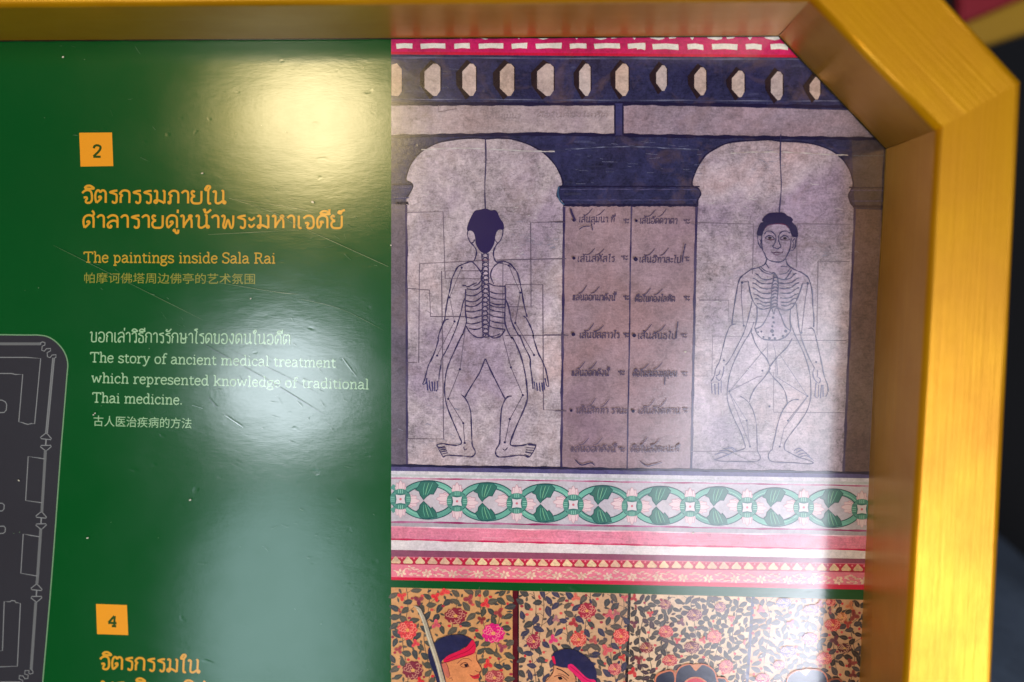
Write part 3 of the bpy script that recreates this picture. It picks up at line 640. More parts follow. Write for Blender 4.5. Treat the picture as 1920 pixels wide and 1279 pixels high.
    for p, r in (((302,738),2.4),((908,745),2.6),((318,1135),2.2),((850,1200),2.2),((588,1060),2.4),((595,1105),2.2),((582,1140),2.2),((580,1185),3.6),((588,1222),2.4),((480,1190),2),((500,1240),2),((555,1252),2.6),((605,1252),2.4),((680,1232),2.6),((705,1185),3),((450,1195),1.8)):
        q = cC([p])[0]; f.dot(q[0], q[1], r, INKB)
    s([(1464, 252), (1463, 300), (1465, 350), (1461, 398)], 2.0)
    f.poly(smooth(cC([(640,90),(580,92),(545,100),(505,130),(485,165),(500,178),(470,190),(445,250),(440,300),(480,305),(490,300),(500,265),(530,220),(580,205),(640,200),(700,210),(735,240),(755,290),(770,315),(815,315),(815,260),(800,215),(765,180),(772,160),(755,135),(720,120),(690,95),(640,90)]), 3)[:-1], rgb(38, 26, 62), .35)
    s(cC([(512,240),(540,212),(590,200),(640,196),(700,205),(735,240)]), 1.4, rgb(96, 28, 62))
    s(cC([(485,300),(482,350),(490,430),(510,470),(530,515),(575,540),(640,548),(690,530),(725,470),(745,420),(755,330)]), 2.1)
    s(cC([(445,300),(450,360),(465,400),(490,430)])); s(cC([(815,315),(800,340),(795,400),(775,435),(750,440)]))
    s(cC([(462,335),(475,360),(470,390),(486,410)]), 1.3); s(cC([(790,330),(770,355),(782,390),(764,420)]), 1.5)
    s(cC([(508,292),(530,265),(570,265),(605,295),(614,325),(610,360),(597,388),(586,400),(592,415),(604,418)]), 1.9); s(cC([(745,280),(700,262),(660,275),(640,310),(640,350),(650,382),(660,400),(652,416),(640,416)]), 1.9)
    s(cC([(602,412),(625,428),(648,414)]), 1.7)
    s(cC([(512,328),(545,305),(580,312),(602,338)]), 2.0); s(cC([(650,332),(685,305),(720,313),(740,342)]), 2.0); s(cC([(515,330),(555,343),(600,340)]), 1.6, rgb(70, 30, 50)); s(cC([(655,338),(700,346),(738,342)]), 1.6, rgb(70, 30, 50))
    for x, y in ((558, 325), (697, 329)):
        q = cC([(x, y)])[0]; f.dot(q[0], q[1], 3.6, rgb(40, 26, 40), ry=2.2)
    s(cC([(572,452),(585,464),(620,458),(664,463),(682,448)]), 1.8, rgb(70, 40, 66)); s(cC([(588,468),(620,484),(658,472)]), 2.2, rgb(110, 84, 106)); s(cC([(676,432),(684,440)]), 1.6)
    s(cC([(530,520),(510,570),(450,600),(390,615),(330,655),(290,690),(268,740),(250,830),(235,920),(220,1020),(208,1120)]), 2.2)
    s(cDD([(245,-62),(205,-52),(180,-20),(150,60),(120,180),(95,280),(60,350),(45,420),(15,470)]), 1.8)
    s(cC([(705,520),(725,575),(790,620),(850,645),(905,685),(930,740),(950,830),(955,950),(965,1060),(962,1150)]), 2.3)
    s(cC([(912,1165),(945,1158),(970,1190),(985,1250)]) + cDD([(990,90),(1010,180),(1040,320),(1060,420),(1090,500),(1095,560),(1075,610)]), 2.1)
    s(cC([(360,725),(375,820),(400,900),(440,960),(490,985),(540,975),(575,960)]), 2.2); s(cC([(860,745),(830,840),(790,930),(750,980),(700,992),(650,980),(620,960)]), 2.2)
    s(cC([(395,905),(380,980),(350,1100),(325,1180)]) + cDD([(300,60),(200,250),(150,320)]), 1.8); s(cC([(800,930),(815,1040),(825,1140),(835,1190)]) + cDD([(860,100),(920,250),(970,345)]), 1.9)
    s(cC([(440,960),(440,1060),(420,1150),(425,1165),(440,1210),(490,1255),(560,1268),(640,1265),(700,1240),(745,1190),(752,1150),(745,1080),(750,985)]), 2.3)
    s(cC([(572,962),(540,1040),(490,1130),(428,1165)]), 2.2); s(cC([(625,960),(660,1040),(700,1140),(748,1180)]), 2.2); s(cC([(575,970),(595,1030)]), 1.4); s(cC([(610,970),(598,1030)]), 1.4)
    s(cC([(390,1160),(388,1210)]) + cDD([(395,30),(420,110),(470,190),(525,255),(560,340),(550,370),(500,440),(430,520),(385,600),(370,660)]), 2.0); s(cDD([(765,70),(720,150),(640,230),(590,290),(550,360),(590,430),(650,490),(700,570),(720,670)]), 2.0)
    s(cC([(412,1100),(390,1165)]) + cDD([(360,45),(330,90),(270,200),(215,320),(185,420),(170,520),(165,620),(190,720),(240,840),(290,940),(330,1060),(320,1090),(240,1115)]), 1.8)
    s(cC([(755,1130),(775,1180)]) + cDD([(790,40),(820,100),(880,230),(920,360),(935,480),(935,620),(900,740),(830,850),(760,940),(700,1030),(695,1095),(740,1125),(830,1170),(900,1190),(960,1220),(900,1230),(780,1220),(640,1215),(570,1205),(545,1170),(550,1130),(575,1100)]), 1.9)
    s(cDD([(285,605),(340,640),(380,690),(415,770),(435,880),(440,1000),(445,1110),(470,1160),(460,1195),(400,1210),(250,1208),(110,1205),(50,1190)]), 1.6); s(cDD([(825,636),(770,640),(720,675),(670,750),(635,850),(605,980),(580,1100)]), 1.9)
    for L in ([(240,1115),(160,1150),(80,1180),(45,1190)],[(130,1090),(190,1085),(235,1115)],[(90,1110),(160,1105),(210,1130)],[(50,1145),(120,1125),(180,1145)],[(170,1072),(215,1082),(250,1108)],[(780,1110),(820,1085),(870,1105)],[(800,1130),(850,1105),(900,1130)],[(815,1150),(880,1130),(930,1160)],[(830,1168),(900,1155),(965,1200)]):
        s(cDD(L), 1.5, rgb(78, 76, 116))
    for L in ([(970,345),(955,390),(970,450),(1010,485),(1025,450),(1000,430)],[(1000,360),(995,430)],[(985,480),(975,600),(1000,622)],[(1010,500),(1005,615)],[(1035,500),(1025,625)],[(1048,500),(1050,610)],[(100,360),(90,400),(60,420)],[(135,330),(125,400),(95,460),(60,430)],[(20,480),(25,580)],[(50,490),(55,590)],[(85,480),(85,590)],[(110,460),(108,570)]):
        s(cDD(L), 1.7, rgb(70, 64, 104))
    for y in range(700, 975, 30):
        s(cC([(584 - (y - 700) * .06, y + 6), (600, y - 10), (625, y - 6), (636 - (y - 700) * .05, y + 8)]), 2.3)
    s(cC([(600,655),(588,720),(575,800),(568,965)]), 1.8); s(cC([(610,665),(634,720),(634,800),(622,965)]), 1.8)
    for a in ([(425,655),(450,668),(480,700),(530,712),(582,700)],[(400,695),(430,710),(470,740),(525,750),(580,742)],[(398,740),(430,752),(475,785),(525,796),(575,790)],[(398,785),(430,800),(475,832),(525,840),(570,835)],[(405,842),(440,852),(480,878),(530,886),(568,880)],[(418,888),(450,890),(490,918),(530,924),(566,918)],[(440,932),(475,936),(510,955),(560,948)]):
        s(cC(a), 2.1); s(cC([(1222 - x + (6 if x < 500 else 0), y - 2) for x, y in a]), 2.1)
    s(cC([(458,600),(500,640),(560,660),(600,648),(640,700),(700,705),(760,620)]), 2.0); s(cC([(470,590),(520,630),(575,645)]), 1.5); s(cC([(650,660),(710,650),(750,600)]), 1.5); s(cC([(520,560),(550,605)]), 1.6); s(cC([(660,590),(720,590)]), 1.6)
    o = f.build('body_chart', M_ink, mural); o['label'] = 'ink line figure facing front with face, ribs and belly'
figure_parts()

# ---- writing between the niches
wr = Print(4e-4)
rows = [
 ('เส้นสุมนา ที่', 1085, 417, 1153, 417, 1), ('ฯะ', 1168, 419, 1180, 419, .8), ('เส้นอัคควาตา', 1199, 419, 1270, 420, 1), ('ฯะ', 1281, 420, 1294, 420, .9),
 ('เส้นสหัสโร', 1082, 491, 1153, 491, 1), ('ฯะ', 1164, 488, 1178, 488, .9), ('เส้นอิทาสะโป', 1198, 492, 1277, 493, 1.1), ('ฯะ', 1283, 490, 1293, 490, .8),
 ('แล่นออกมาดังนี้', 1073, 563, 1154, 564, 1), ('ฯะ', 1168, 563, 1180, 563, 1), ('คือในกองโลหิต', 1190, 566, 1266, 566, 1), ('ฯะ', 1281, 564, 1294, 564, 1),
 ('เส้นปัสสาวโร', 1086, 634, 1162, 634, 1.1), ('ฯะ', 1168, 633, 1180, 633, 1), ('เส้นสันธโป', 1195, 635, 1268, 636, 1.1), ('ฯะ', 1275, 634, 1289, 634, .7),
 ('แล่นออกดังนี้', 1071, 705, 1142, 705, 1), ('ฯะ', 1158, 704, 1172, 704, .9), ('คือในสมองมนุษน', 1186, 706, 1270, 706, .9), ('ฯะ', 1277, 706, 1290, 706, .6),
 ('เส้นสัททา รานะ', 1080, 775, 1176, 776, .7), ('เส้นสังคหาน', 1196, 776, 1276, 776, .6), ('ฯะ', 1279, 774, 1290, 774, .6),
 ('แล่นออกดังนี้ ฯะ', 1069, 847, 1172, 848, .7), ('คือในสิงคะนะที่', 1182, 848, 1274, 848, .6)]
for s_, a, b, c_, e_, st in rows:
    col = mixc(PLAS2, rgb(40, 30, 74), min(1, .44 + .36 * st))
    text_line(wr, s_, a, b, c_, e_, 10, 1.6, col, TH, 0.4, 0.1)
    if len(s_) > 5:
        for q in range(2):
            xx = a + (c_ - a) * (.18 + .26 * q) + random.uniform(-4, 4)
            wr.stroke([(xx, b - 13), (xx + 7, b - 15), (xx + 17, b - 24 - random.uniform(0, 5))], 1.6, col, 0, taper=True)
for x, y, r in ((1076,413,3),(1193,414,2.6),(1076,484,3),(1192,486,4),(1075,627,3.6),(1189,629,3.6),(1071,770,2.6),(1187,771,3.2)):
    wr.dot(x, y, r, rgb(38, 28, 62))
wr.stroke([(1070, 391), (1073, 402), (1079, 414)], 4.5, rgb(56, 44, 78), 0, taper=True); wr.stroke([(1109, 419), (1111, 432)], 1.6, INKB, 0); wr.stroke([(1086, 430), (1094, 425), (1106, 424)], 1.4, INKB, 0)
wr.stroke([(1279, 492), (1281, 476), (1285, 457)], 1.8, INKB, 0); wr.stroke([(1268, 635), (1269, 620), (1271, 603)], 1.6, INKB, 0); wr.stroke([(1247, 706), (1246, 722)], 1.6, INKB, 0)
wr.stroke([(1078, 862), (1090, 872), (1108, 868), (1115, 873)], 2.2, INKB, 0, taper=True); wr.stroke([(1200, 865), (1212, 874), (1225, 872), (1242, 867)], 2.0, rgb(70, 60, 92), 0, taper=True)
for x0, x1, y in ((1040, 1060, 417), (1020, 1060, 627), (1040, 1060, 771), (1296, 1312, 420)): wr.stroke([(x0, y), (x1, y)], 1, THIN, 0, sm=False)
wr.build('column_writing', M_ink, mural)

# brown stains that run down the old plaster
for cx_, cy_, sx_, sy_, nn, cc in ((1480,290,70,10,26,rgb(146,116,108)),(1565,360,14,40,16,rgb(146,116,104)),(1625,520,14,60,30,rgb(74,54,56)),(1618,780,14,70,22,rgb(92,70,70)),(748,600,7,140,20,rgb(88,78,96)),(1110,820,40,26,16,rgb(122,98,108)),(1240,560,30,60,14,rgb(150,112,116)),(800,700,20,90,14,rgb(166,140,136)),(1020,830,22,26,12,rgb(160,132,130)),(900,300,70,14,10,rgb(166,146,144)),(1010,226,90,12,16,rgb(146,126,126)),(1400,226,140,12,24,rgb(130,112,118))):
    for _ in range(nn):
        x = random.gauss(cx_, sx_); y = random.gauss(cy_, sy_); l = random.uniform(5, 18)
        if not ((765 < x < 1050 and 275 < y < 868) or (1312 < x < 1585 and 280 < y < 876) or (1062 < x < 1290 and 400 < y < 872) or (1610 < x < 1640 and 400 < y < 880) or (738 < x < 756 and 390 < y < 866) or (740 < x < 1145 and 206 < y < 246) or (1176 < x < 1600 and 206 < y < 248)): continue
        pf.stroke([(x, y), (x + l * .5, y + random.uniform(-2, 3)), (x + l, y + random.uniform(-3, 4))], random.uniform(1.2, 3.6), mixc(rgb(164, 146, 150) if y > 260 and x < 1600 else cc, cc, random.uniform(.3, .9)), 0.9, taper=True)
# fine scratches and pits in the old plaster

# ---- painted borders below the charts
bd = Print(4e-4)
LIL = rgb(194, 183, 190)
strip(bd, yb(875, 889), yb(884, 898), rgb(84, 76, 120), .5); hline(bd, yb(873, 887), 4.5, DARKL)
strip(bd, yb(883, 897), yb(898, 912), rgb(204, 196, 202), .5)
strip(bd, yb(889, 904), yb(893, 908), rgb(184, 184, 184), .3)
strip(bd, yb(896.5, 911), yb(981, 997), LIL, .3)
strip(bd, yb(979, 995), yb(990, 1008), rgb(170, 160, 166), .3)
strip(bd, yb(987, 1005), yb(1013, 1033), rgb(222, 128, 150), .55, wob=.5)
strip(bd, yb(1012, 1032), yb(1034, 1051), rgb(222, 208, 206), .4)
strip(bd, yb(1031, 1048), yb(1046, 1060), rgb(142, 72, 96), .35)
strip(bd, yb(1044, 1057.5), yb(1059, 1075), rgb(186, 34, 62), .25)
strip(bd, yb(1058, 1074), yb(1084, 1099), rgb(224, 118, 134), .3)
strip(bd, yb(1082, 1097), yb(1087.5, 1106), rgb(208, 18, 60), .15)
hline(bd, yb(896.5, 911), 2.6, rgb(158, 56, 100), fade=(rgb(206, 150, 172), .9))
hline(bd, yb(978.5, 995), 3.2, rgb(146, 40, 92), fade=(rgb(190, 120, 156), .8))
hline(bd, yb(1011.5, 1031.5), 3.0, rgb(190, 20, 74), fade=(rgb(214, 70, 110), .6))
hline(bd, yb(1044.5, 1058), 1.4, rgb(220, 110, 130)); hline(bd, yb(1057, 1073), 2, rgb(170, 30, 60), fade=(rgb(130, 60, 70), .6))
hline(bd, yb(987.5, 1005.5), 2, rgb(240, 205, 212), fade=(rgb(226, 130, 150), .8))
for _ in range(60):
    x = random.uniform(740, 1600); y = yb(992, 1010)(x) + random.uniform(-2, 15)
    bd.stroke([(x, y), (x + random.uniform(15, 60), y + random.uniform(0, 2))], random.uniform(.6, 1.6), mixc(rgb(228, 130, 152), random.choice([rgb(244, 178, 190), rgb(204, 92, 122)]), random.uniform(.3, .7)), 0, sm=False, taper=True)
# cream spade row and pink blossom row
x = 742.0; k = 0
while x < 1634:
    y = yb(1051, 1066)(x); q = random.uniform(-1, 1)
    bd.poly(smooth([(x - 9, y + 2), (x - 5, y - 3), (x + q, y - 8), (x + 5, y - 3), (x + 9.5, y + 2), (x + 7, y + 5.5), (x, y + 5), (x - 7, y + 5), (x - 9, y + 2)], 3)[:-1], mixc(rgb(228, 196, 150), rgb(220, 160, 136), random.random() * .6), .6)
    bd.dot(x + 11.6, y - 4.5, 1.9, rgb(226, 120, 132)); x += 22.9 + random.uniform(-1, 1); k += 1
x = 752.0; k = 0
while x < 1632:
    y = yb(1070, 1086)(x)
    if k % 2 == 0:
        for a in range(6):
            t = a * math.pi / 3 + .3; bd.dot(x + 6.5 * math.cos(t), y + 4 + 4.5 * math.sin(t), 3.6, rgb(226, 190, 162), .6, ry=2.2, rot=t, seg=8)
        bd.dot(x, y + 4, 3, rgb(214, 150, 140), seg=8)
    else:
        for dx_, dy_, r_ in ((-10, -3, .35), (-4, -6, -.3), (4, -3, .2), (9, 0, -.25), (0, 5, .1), (-7, 7, .3), (7, 8, -.2)):
            bd.dot(x + dx_, y + dy_, 4.6, rgb(224, 176, 156), .6, ry=1.6, rot=r_ + random.uniform(-.2, .2), seg=8)
    x += 24 + random.uniform(-2, 2); k += 1
for _ in range(90):
    x = random.uniform(740, 1628); y = yb(1060, 1077)(x) + random.uniform(1, 18)
    bd.dot(x, y, random.uniform(2, 5), rgb(232, 190, 170), .2, ry=random.uniform(.8, 1.4), rot=random.uniform(-.6, .6), seg=7)
bd.build('painted_border', M_paint, mural)

# ---- green ring chain with lotus buds
rg = Print(6e-4)
TEAL = rgb(92, 150, 136); TEAL2 = rgb(54, 108, 96); TEALD = rgb(34, 76, 80); LOT = rgb(224, 194, 196); LOTL = rgb(190, 136, 152)
def petal(x, y, r, wdt, rot):
    ca, sa = math.cos(rot), math.sin(rot)
    P = [(0, -wdt * .5), (r * .45, -wdt), (r, 0), (r * .45, wdt), (0, wdt * .5)]
    Q = smooth([(x + a * ca - b * sa, y + a * sa + b * ca) for a, b in P], 4)
    rg.poly(Q, LOT); rg.stroke(Q, 1.0, LOTL, 0, sm=False, fade=(LOT, .5))
def lotus(x, y, rot, sc=1.0):
    for da, l in ((-.95, 12), (.95, 12), (-.48, 16), (.48, 16), (0, 19)): petal(x, y, l * sc, 4.6 * sc, rot + da)
def ell(cx, cy, rx, ry, n=40, rot=0): return [(cx + rx * math.cos(2 * math.pi * i / n), cy + ry * math.sin(2 * math.pi * i / n)) for i in range(n)]
small = [(751,936),(857,940),(969,944),(1075,946.5),(1185,949),(1294,950),(1401,951.5),(1507,951.5),(1616,955)]
big = [(702,935),(803,937.5),(913,941),(1022,943.5),(1130,946.5),(1239,948),(1347,949),(1454,951),(1562,953)]
for i, (cx_, cy_) in enumerate(big):
    rx, ry = 53.5, 35.5
    if i:
        lotus(cx_ - 38, cy_ + 2, 0.0, 1.15); lotus(cx_ + 37, cy_ - 2, math.pi, 1.15)
    clip = [(max(a, XL + .5), b) for a, b in ell(cx_, cy_, rx - 4.5, ry - 4.5)] if i == 0 else ell(cx_, cy_, rx - 4.5, ry - 4.5)
    if i == 0:
        arc = [(702 + 49 * math.cos(t / 20), 935 + 31 * math.sin(t / 20)) for t in range(-17, 18)]
        rg.stroke(arc, 9, TEAL, .2, sm=False); continue
    rg.stroke(clip, 12, TEALD, 0, sm=False, closed=True); rg.stroke(clip, 8.6, TEAL, .25, sm=False, closed=True, fade=(rgb(120, 186, 164), .7))
    for a_ in (ell(cx_, cy_, rx - 6, ry - 6),): rg.stroke(a_, 1.0, rgb(150, 204, 180), 0, sm=False, closed=True, fade=(TEAL, .9))
    for sy in (-1, 1):
        P = [(-11,-35),(-16,-24),(-20,-19),(-14,-16),(-12.5,-9),(-7,0),(-4,-5),(2.5,-11),(8,-10.6),(12.5,-21),(15.6,-27.5),(9,-35)] if sy < 0 else [(-7,2.5),(-13,10),(-14,17),(-18,21),(-12.5,32),(-5,36),(14,32),(11,21),(5.6,13),(4,16),(-1,10)]
        Q = [(cx_ + a * 1.22, cy_ + b) for a, b in P]
        rg.poly(Q, TEAL2, .25); rg.stroke(Q, 1.5, TEALD, 0, sm=False, closed=True)
        for q in range(3): rg.stroke([(cx_ - 6 + 7 * q, cy_ + sy * 32), (cx_ - 9 + 6 * q, cy_ + sy * 20), (cx_ - 8.5 + 3 * q, cy_ + sy * 9)], 1.2, rgb(128, 182, 140) if q % 2 else rgb(100, 166, 140), 0, taper=True)
for cx_, cy_ in small:
    lotus(cx_, cy_ - 16, -math.pi / 2, 1.0); lotus(cx_, cy_ + 16, math.pi / 2, 1.0)
    C_ = ell(cx_, cy_, 19.5, 19); rg.poly(C_, TEALD); rg.poly(ell(cx_, cy_, 18, 17.5), TEAL, .25)
    for k in range(4):
        a = k * math.pi / 2
        px_, py_ = cx_ + 14.2 * math.cos(a), cy_ + 14.2 * math.sin(a)
        rg.dot(px_, py_, 5.2, mixc(TEAL, TEAL2, .45), .2, ry=12, rot=a, seg=14)
        for t in (-1, 0, 1):
            rg.stroke([(px_ - 3 * math.cos(a) - t * 3.6 * math.sin(a), py_ - 3 * math.sin(a) + t * 3.6 * math.cos(a)), (px_ + 4 * math.cos(a) - t * 3.6 * math.sin(a), py_ + 4 * math.sin(a) + t * 3.6 * math.cos(a))], 1.0, rgb(150, 204, 180), 0, sm=False)
        rg.stroke([(cx_ + 13 * math.cos(a + .72), cy_ + 13 * math.sin(a + .72)), (cx_ + 8.6 * math.cos(a), cy_ + 8.6 * math.sin(a)), (cx_ + 13 * math.cos(a - .72), cy_ + 13 * math.sin(a - .72))], 1.2, TEALD, 0)
    rg.poly([(cx_ - 9, cy_ - 8.6), (cx_, cy_ - 7), (cx_ + 9, cy_ - 8.6), (cx_ + 7.4, cy_), (cx_ + 9, cy_ + 8.6), (cx_, cy_ + 7), (cx_ - 9, cy_ + 8.6), (cx_ - 7.4, cy_)], rgb(214, 198, 202))
    rg.dot(cx_, cy_, 2.4, rgb(200, 110, 120), seg=8)
rg.build('ring_ornament', M_paint, mural)

# ------------------------------------------------------------------ flowered picture below
def fl_top(x): return 1101.5 + (x - 733) * (1125 - 1101.5) / 890.0
BOT = 1330
BG = [rgb(206, 148, 94), rgb(208, 162, 122), rgb(220, 184, 146), rgb(208, 156, 116)]
xs0 = [(XL, XL), (972, 973), (1182, 1177), (1414, 1401)]; xs1 = [(961, 961), (1178, 1172), (1409, 1397), (XR - 6, XR - 40)]
fb = Print(4e-5, 4e-6)
fb.poly([(XL, fl_top(XL)), (XR, fl_top(XR)), (XR, BOT), (XL, BOT)], BG[3], .3)
for i in range(3):
    a, b = xs0[i], xs1[i]
    fb.poly([(a[0], fl_top(a[0])), (b[0], fl_top(b[0])), (b[1] - (3 if i else 0), BOT), (a[1] - (3 if i else 0), BOT)], BG[i], .32)
fb.poly([(961, fl_top(961)), (973, fl_top(973)), (973, BOT), (961, BOT)], rgb(84, 14, 26), .3)
fb.poly([(970.5, fl_top(970)), (973, fl_top(973)), (973, BOT), (970.5, BOT)], rgb(30, 8, 14), .3)
fb.poly([(1177.5, fl_top(1178)), (1183, fl_top(1183)), (1176, BOT), (1170, BOT)], rgb(36, 22, 20), .3)
fb.poly([(1409, fl_top(1409)), (1415.5, fl_top(1415)), (1400, BOT), (1394, BOT)], rgb(66, 60, 92), .3)
floral = fb.build('flowered_picture', M_paint, root)
floral['label'] = 'printed picture of turbaned men before flowered panels'
random.seed(21)
cF = [crop(730, 1090, 6.768), crop(960, 1090, 6.768), crop(1180, 1090, 6.767), crop(1390, 1090, 6.768)]
ROSES = [
 (0,230,620,115,110,(226,62,64)),(0,840,440,126,96,(140,42,56)),(0,1320,660,130,112,(226,36,120)),(0,300,1130,120,108,(128,40,56)),(0,1335,1225,110,90,(176,72,76)),
 (1,950,375,104,92,(172,44,62)),(1,275,765,82,86,(160,48,72)),(1,845,740,94,82,(222,84,74)),(1,1385,700,92,92,(220,66,70)),(1,1305,1115,76,70,(196,84,92)),
 (2,460,295,66,58,(132,44,70)),(2,825,430,92,70,(118,40,72)),(2,1155,330,66,60,(140,72,96)),(2,220,845,80,64,(124,32,44)),(2,795,840,92,70,(110,30,54)),(2,465,640,86,72,(206,66,74)),(2,1080,705,86,76,(208,84,88)),(2,515,1005,90,66,(198,58,60)),(2,1230,1085,84,80,(204,92,100)),
 (3,1160,555,95,72,(206,50,48)),(3,1310,850,85,60,(86,24,36)),(3,1055,980,90,72,(220,84,84)),(3,890,360,95,60,(130,76,110)),(3,870,730,90,70,(160,60,110)),(3,600,890,100,64,(90,56,104)),(3,270,1235,85,60,(180,60,90)),(3,480,1065,70,56,(150,60,90)),(3,540,270,90,60,(96,90,130)),(3,1135,270,58,44,(206,36,44)),(3,1280,460,60,60,(206,120,70)),
]
SMALL = [
 (0,160,190,44,(222,58,58)),(0,590,200,44,(230,46,56)),(0,700,130,50,(226,60,60)),(0,1220,280,48,(222,48,56)),(0,590,545,46,(226,92,104)),(0,330,790,40,(222,60,70)),(0,1170,490,40,(120,40,40)),(0,370,240,48,(120,44,64)),(0,1010,230,50,(146,56,64)),(0,1390,400,46,(130,40,50)),(0,1430,840,46,(130,60,80)),(0,120,870,40,(150,60,64)),(0,1250,1050,46,(220,44,48)),(0,390,1268,40,(220,40,48)),(0,120,380,26,(170,80,64)),
 (1,340,210,24,(206,70,66)),(1,810,210,42,(220,110,90)),(1,785,530,46,(166,44,54)),(1,1240,420,46,(214,92,100)),(1,1320,400,36,(190,104,106)),(1,520,740,46,(226,50,120)),(1,1035,750,42,(190,92,84)),(1,1200,870,56,(224,96,100)),(1,1400,970,36,(220,70,60)),(1,1430,210,34,(216,90,96)),(1,560,480,36,(176,120,120)),
 (2,265,410,32,(206,44,44)),(2,610,750,32,(214,60,66)),(2,935,745,36,(206,60,66)),(2,1295,470,34,(206,108,112)),(2,1450,770,28,(214,120,124)),(2,120,990,44,(110,30,44)),(2,40,1150,44,(206,50,50)),(2,60,540,40,(84,36,56)),(2,60,210,36,(190,50,54)),(2,660,520,40,(96,46,70)),(2,90,330,24,(130,40,40)),
 (3,1190,750,50,(78,30,48)),(3,1380,310,44,(206,120,76)),(3,1430,440,50,(120,30,36)),(3,1350,540,40,(170,50,44)),(3,1390,1040,46,(126,30,36)),(3,250,360,40,(200,96,120)),(3,630,540,40,(190,90,130)),(3,1120,380,30,(150,60,60)),(3,1420,1180,40,(110,30,36)),(3,1000,290,36,(170,80,110)),
]
def clipx(pi, p): return xs0[pi][1] + 1 < p[0] < xs1[pi][1] + (6 if pi < 3 else 0)
obst = []
for f_ in ROSES: q = cF[f_[0]]([(f_[1], f_[2])])[0]; obst.append((q[0], q[1], max(f_[3], f_[4]) / 6.768))
for f_ in SMALL: q = cF[f_[0]]([(f_[1], f_[2])])[0]; obst.append((q[0], q[1], f_[3] / 6.768))
st = Print(1e-4, 1e-7)
STEM = rgb(96, 76, 62)
def leaf(pr, x, y, r, wdt, rot, col, vein):
    ca, sa = math.cos(rot), math.sin(rot)
    P = [(-r, 0), (-r * .4, -wdt * .9), (r * .35, -wdt * .75), (r * 1.1, 0), (r * .35, wdt * .8), (-r * .4, wdt * .85)]
    Q = smooth([(x + a * ca - b * sa, y + a * sa + b * ca) for a, b in P + [P[0]]], 3)[:-1]
    if min(fl_top(q[0]) - q[1] for q in Q) > 0 or any(q[1] < fl_top(q[0]) + .6 for q in Q): 
        Q = [(q[0], max(q[1], fl_top(q[0]) + .6)) for q in Q]
    pr.poly(Q, col, .45)
    pr.stroke([(x - r * ca, y - r * sa), (x + r * ca, y + r * sa)], .9, vein, 0, sm=False, taper=True)
def inside(x, y):
    for i in range(4):
        t = min(max((y - 1105) / (BOT - 1105), 0), 1)
        a = xs0[i][0] * (1 - t) + xs0[i][1] * t; b = xs1[i][0] * (1 - t) + xs1[i][1] * t
        if a + 2 < x < b - 1: return i
    return -1
for i, sx in ((0, [760, 800, 852, 905, 935]), (1, [1000, 1015, 1066, 1102, 1150, 1165]), (2, [1205, 1222, 1250, 1300, 1330, 1345, 1380]), (3, [1440, 1475, 1510, 1545, 1570, 1600])):
    for x in sx:
        y0 = fl_top(x) + 1; pts = []; ph = random.uniform(0, 6); y = y0
        while y < BOT: pts.append((x + 5 * math.sin(y * .045 + ph) - (y - y0) * (.02 if i > 1 else 0), y)); y += 9
        st.stroke(pts, 1.3, STEM, .2, jit=.3)
        for p in pts[1::2]:
            if random.random() < .7:
                sd = random.choice((-1, 1)); st.stroke([p, (p[0] + sd * 7, p[1] - 5), (p[0] + sd * 13, p[1] - 6 - random.uniform(-5, 5))], .9, STEM, .2)
LEAFC = [[(76, 72, 62), (64, 64, 64), (92, 82, 68)], [(72, 68, 66), (66, 60, 80), (96, 82, 72)], [(58, 46, 42), (70, 42, 48), (72, 58, 48)], [(66, 50, 46), (56, 32, 34), (74, 56, 60)]]
placed = []
tries = 0
while tries < 9000:
    tries += 1
    x = random.uniform(736, 1640); y = random.uniform(1104, BOT - 8)
    pi = inside(x, y)
    if pi < 0 or y < fl_top(x) + 3: continue
    R_ = (9.8, 9.6, 8.0, 8.6)[pi]
    if any((x - a) ** 2 + (y - b) ** 2 < (r * .92 + R_ * .55) ** 2 for a, b, r in obst): continue
    if any((x - a) ** 2 + (y - b) ** 2 < (R_ * (1.56, 1.58, 1.26, 1.35)[pi]) ** 2 for a, b in placed): continue
    placed.append((x, y))
    c_ = random.choice(LEAFC[pi]); c0 = rgb(*c_)
    leaf(st, x, y, R_ * random.uniform(.85, 1.15), R_ * random.uniform(.5, .7), random.choice((-1, 1)) * random.uniform(.1, 1.3) + (math.pi if random.random() < .5 else 0), c0, mixc(c0, rgb(140, 138, 120), .4))
tries = 0; small_ = []
while tries < 9000:
    tries += 1
    x = random.uniform(736, 1640); y = random.uniform(1104, BOT - 8)
    pi = inside(x, y)
    if pi < 0 or y < fl_top(x) + 3: continue
    if any((x - a) ** 2 + (y - b) ** 2 < (r * .95 + 2) ** 2 for a, b, r in obst): continue
    if any((x - a) ** 2 + (y - b) ** 2 < 7.6 ** 2 for a, b in placed) or any((x - a) ** 2 + (y - b) ** 2 < 12 ** 2 for a, b in small_): continue
    small_.append((x, y))
    if random.random() < .34: st.dot(x, y, random.uniform(2.2, 3.8), rgb(*random.choice([(206, 50, 56), (160, 46, 60), (216, 84, 76)])), .4, ry=2.6, seg=7)
    else:
        c_ = random.choice(LEAFC[pi]); leaf(st, x, y, random.uniform(3.4, 5.2), random.uniform(1.8, 2.8), random.uniform(0, 6.28), mixc(rgb(*c_), rgb(120, 96, 76), random.uniform(0, .5)), rgb(*c_))
st.build('leaves_and_stems', M_paint, floral)
fr = Print(4.6e-4, 2.5e-7)
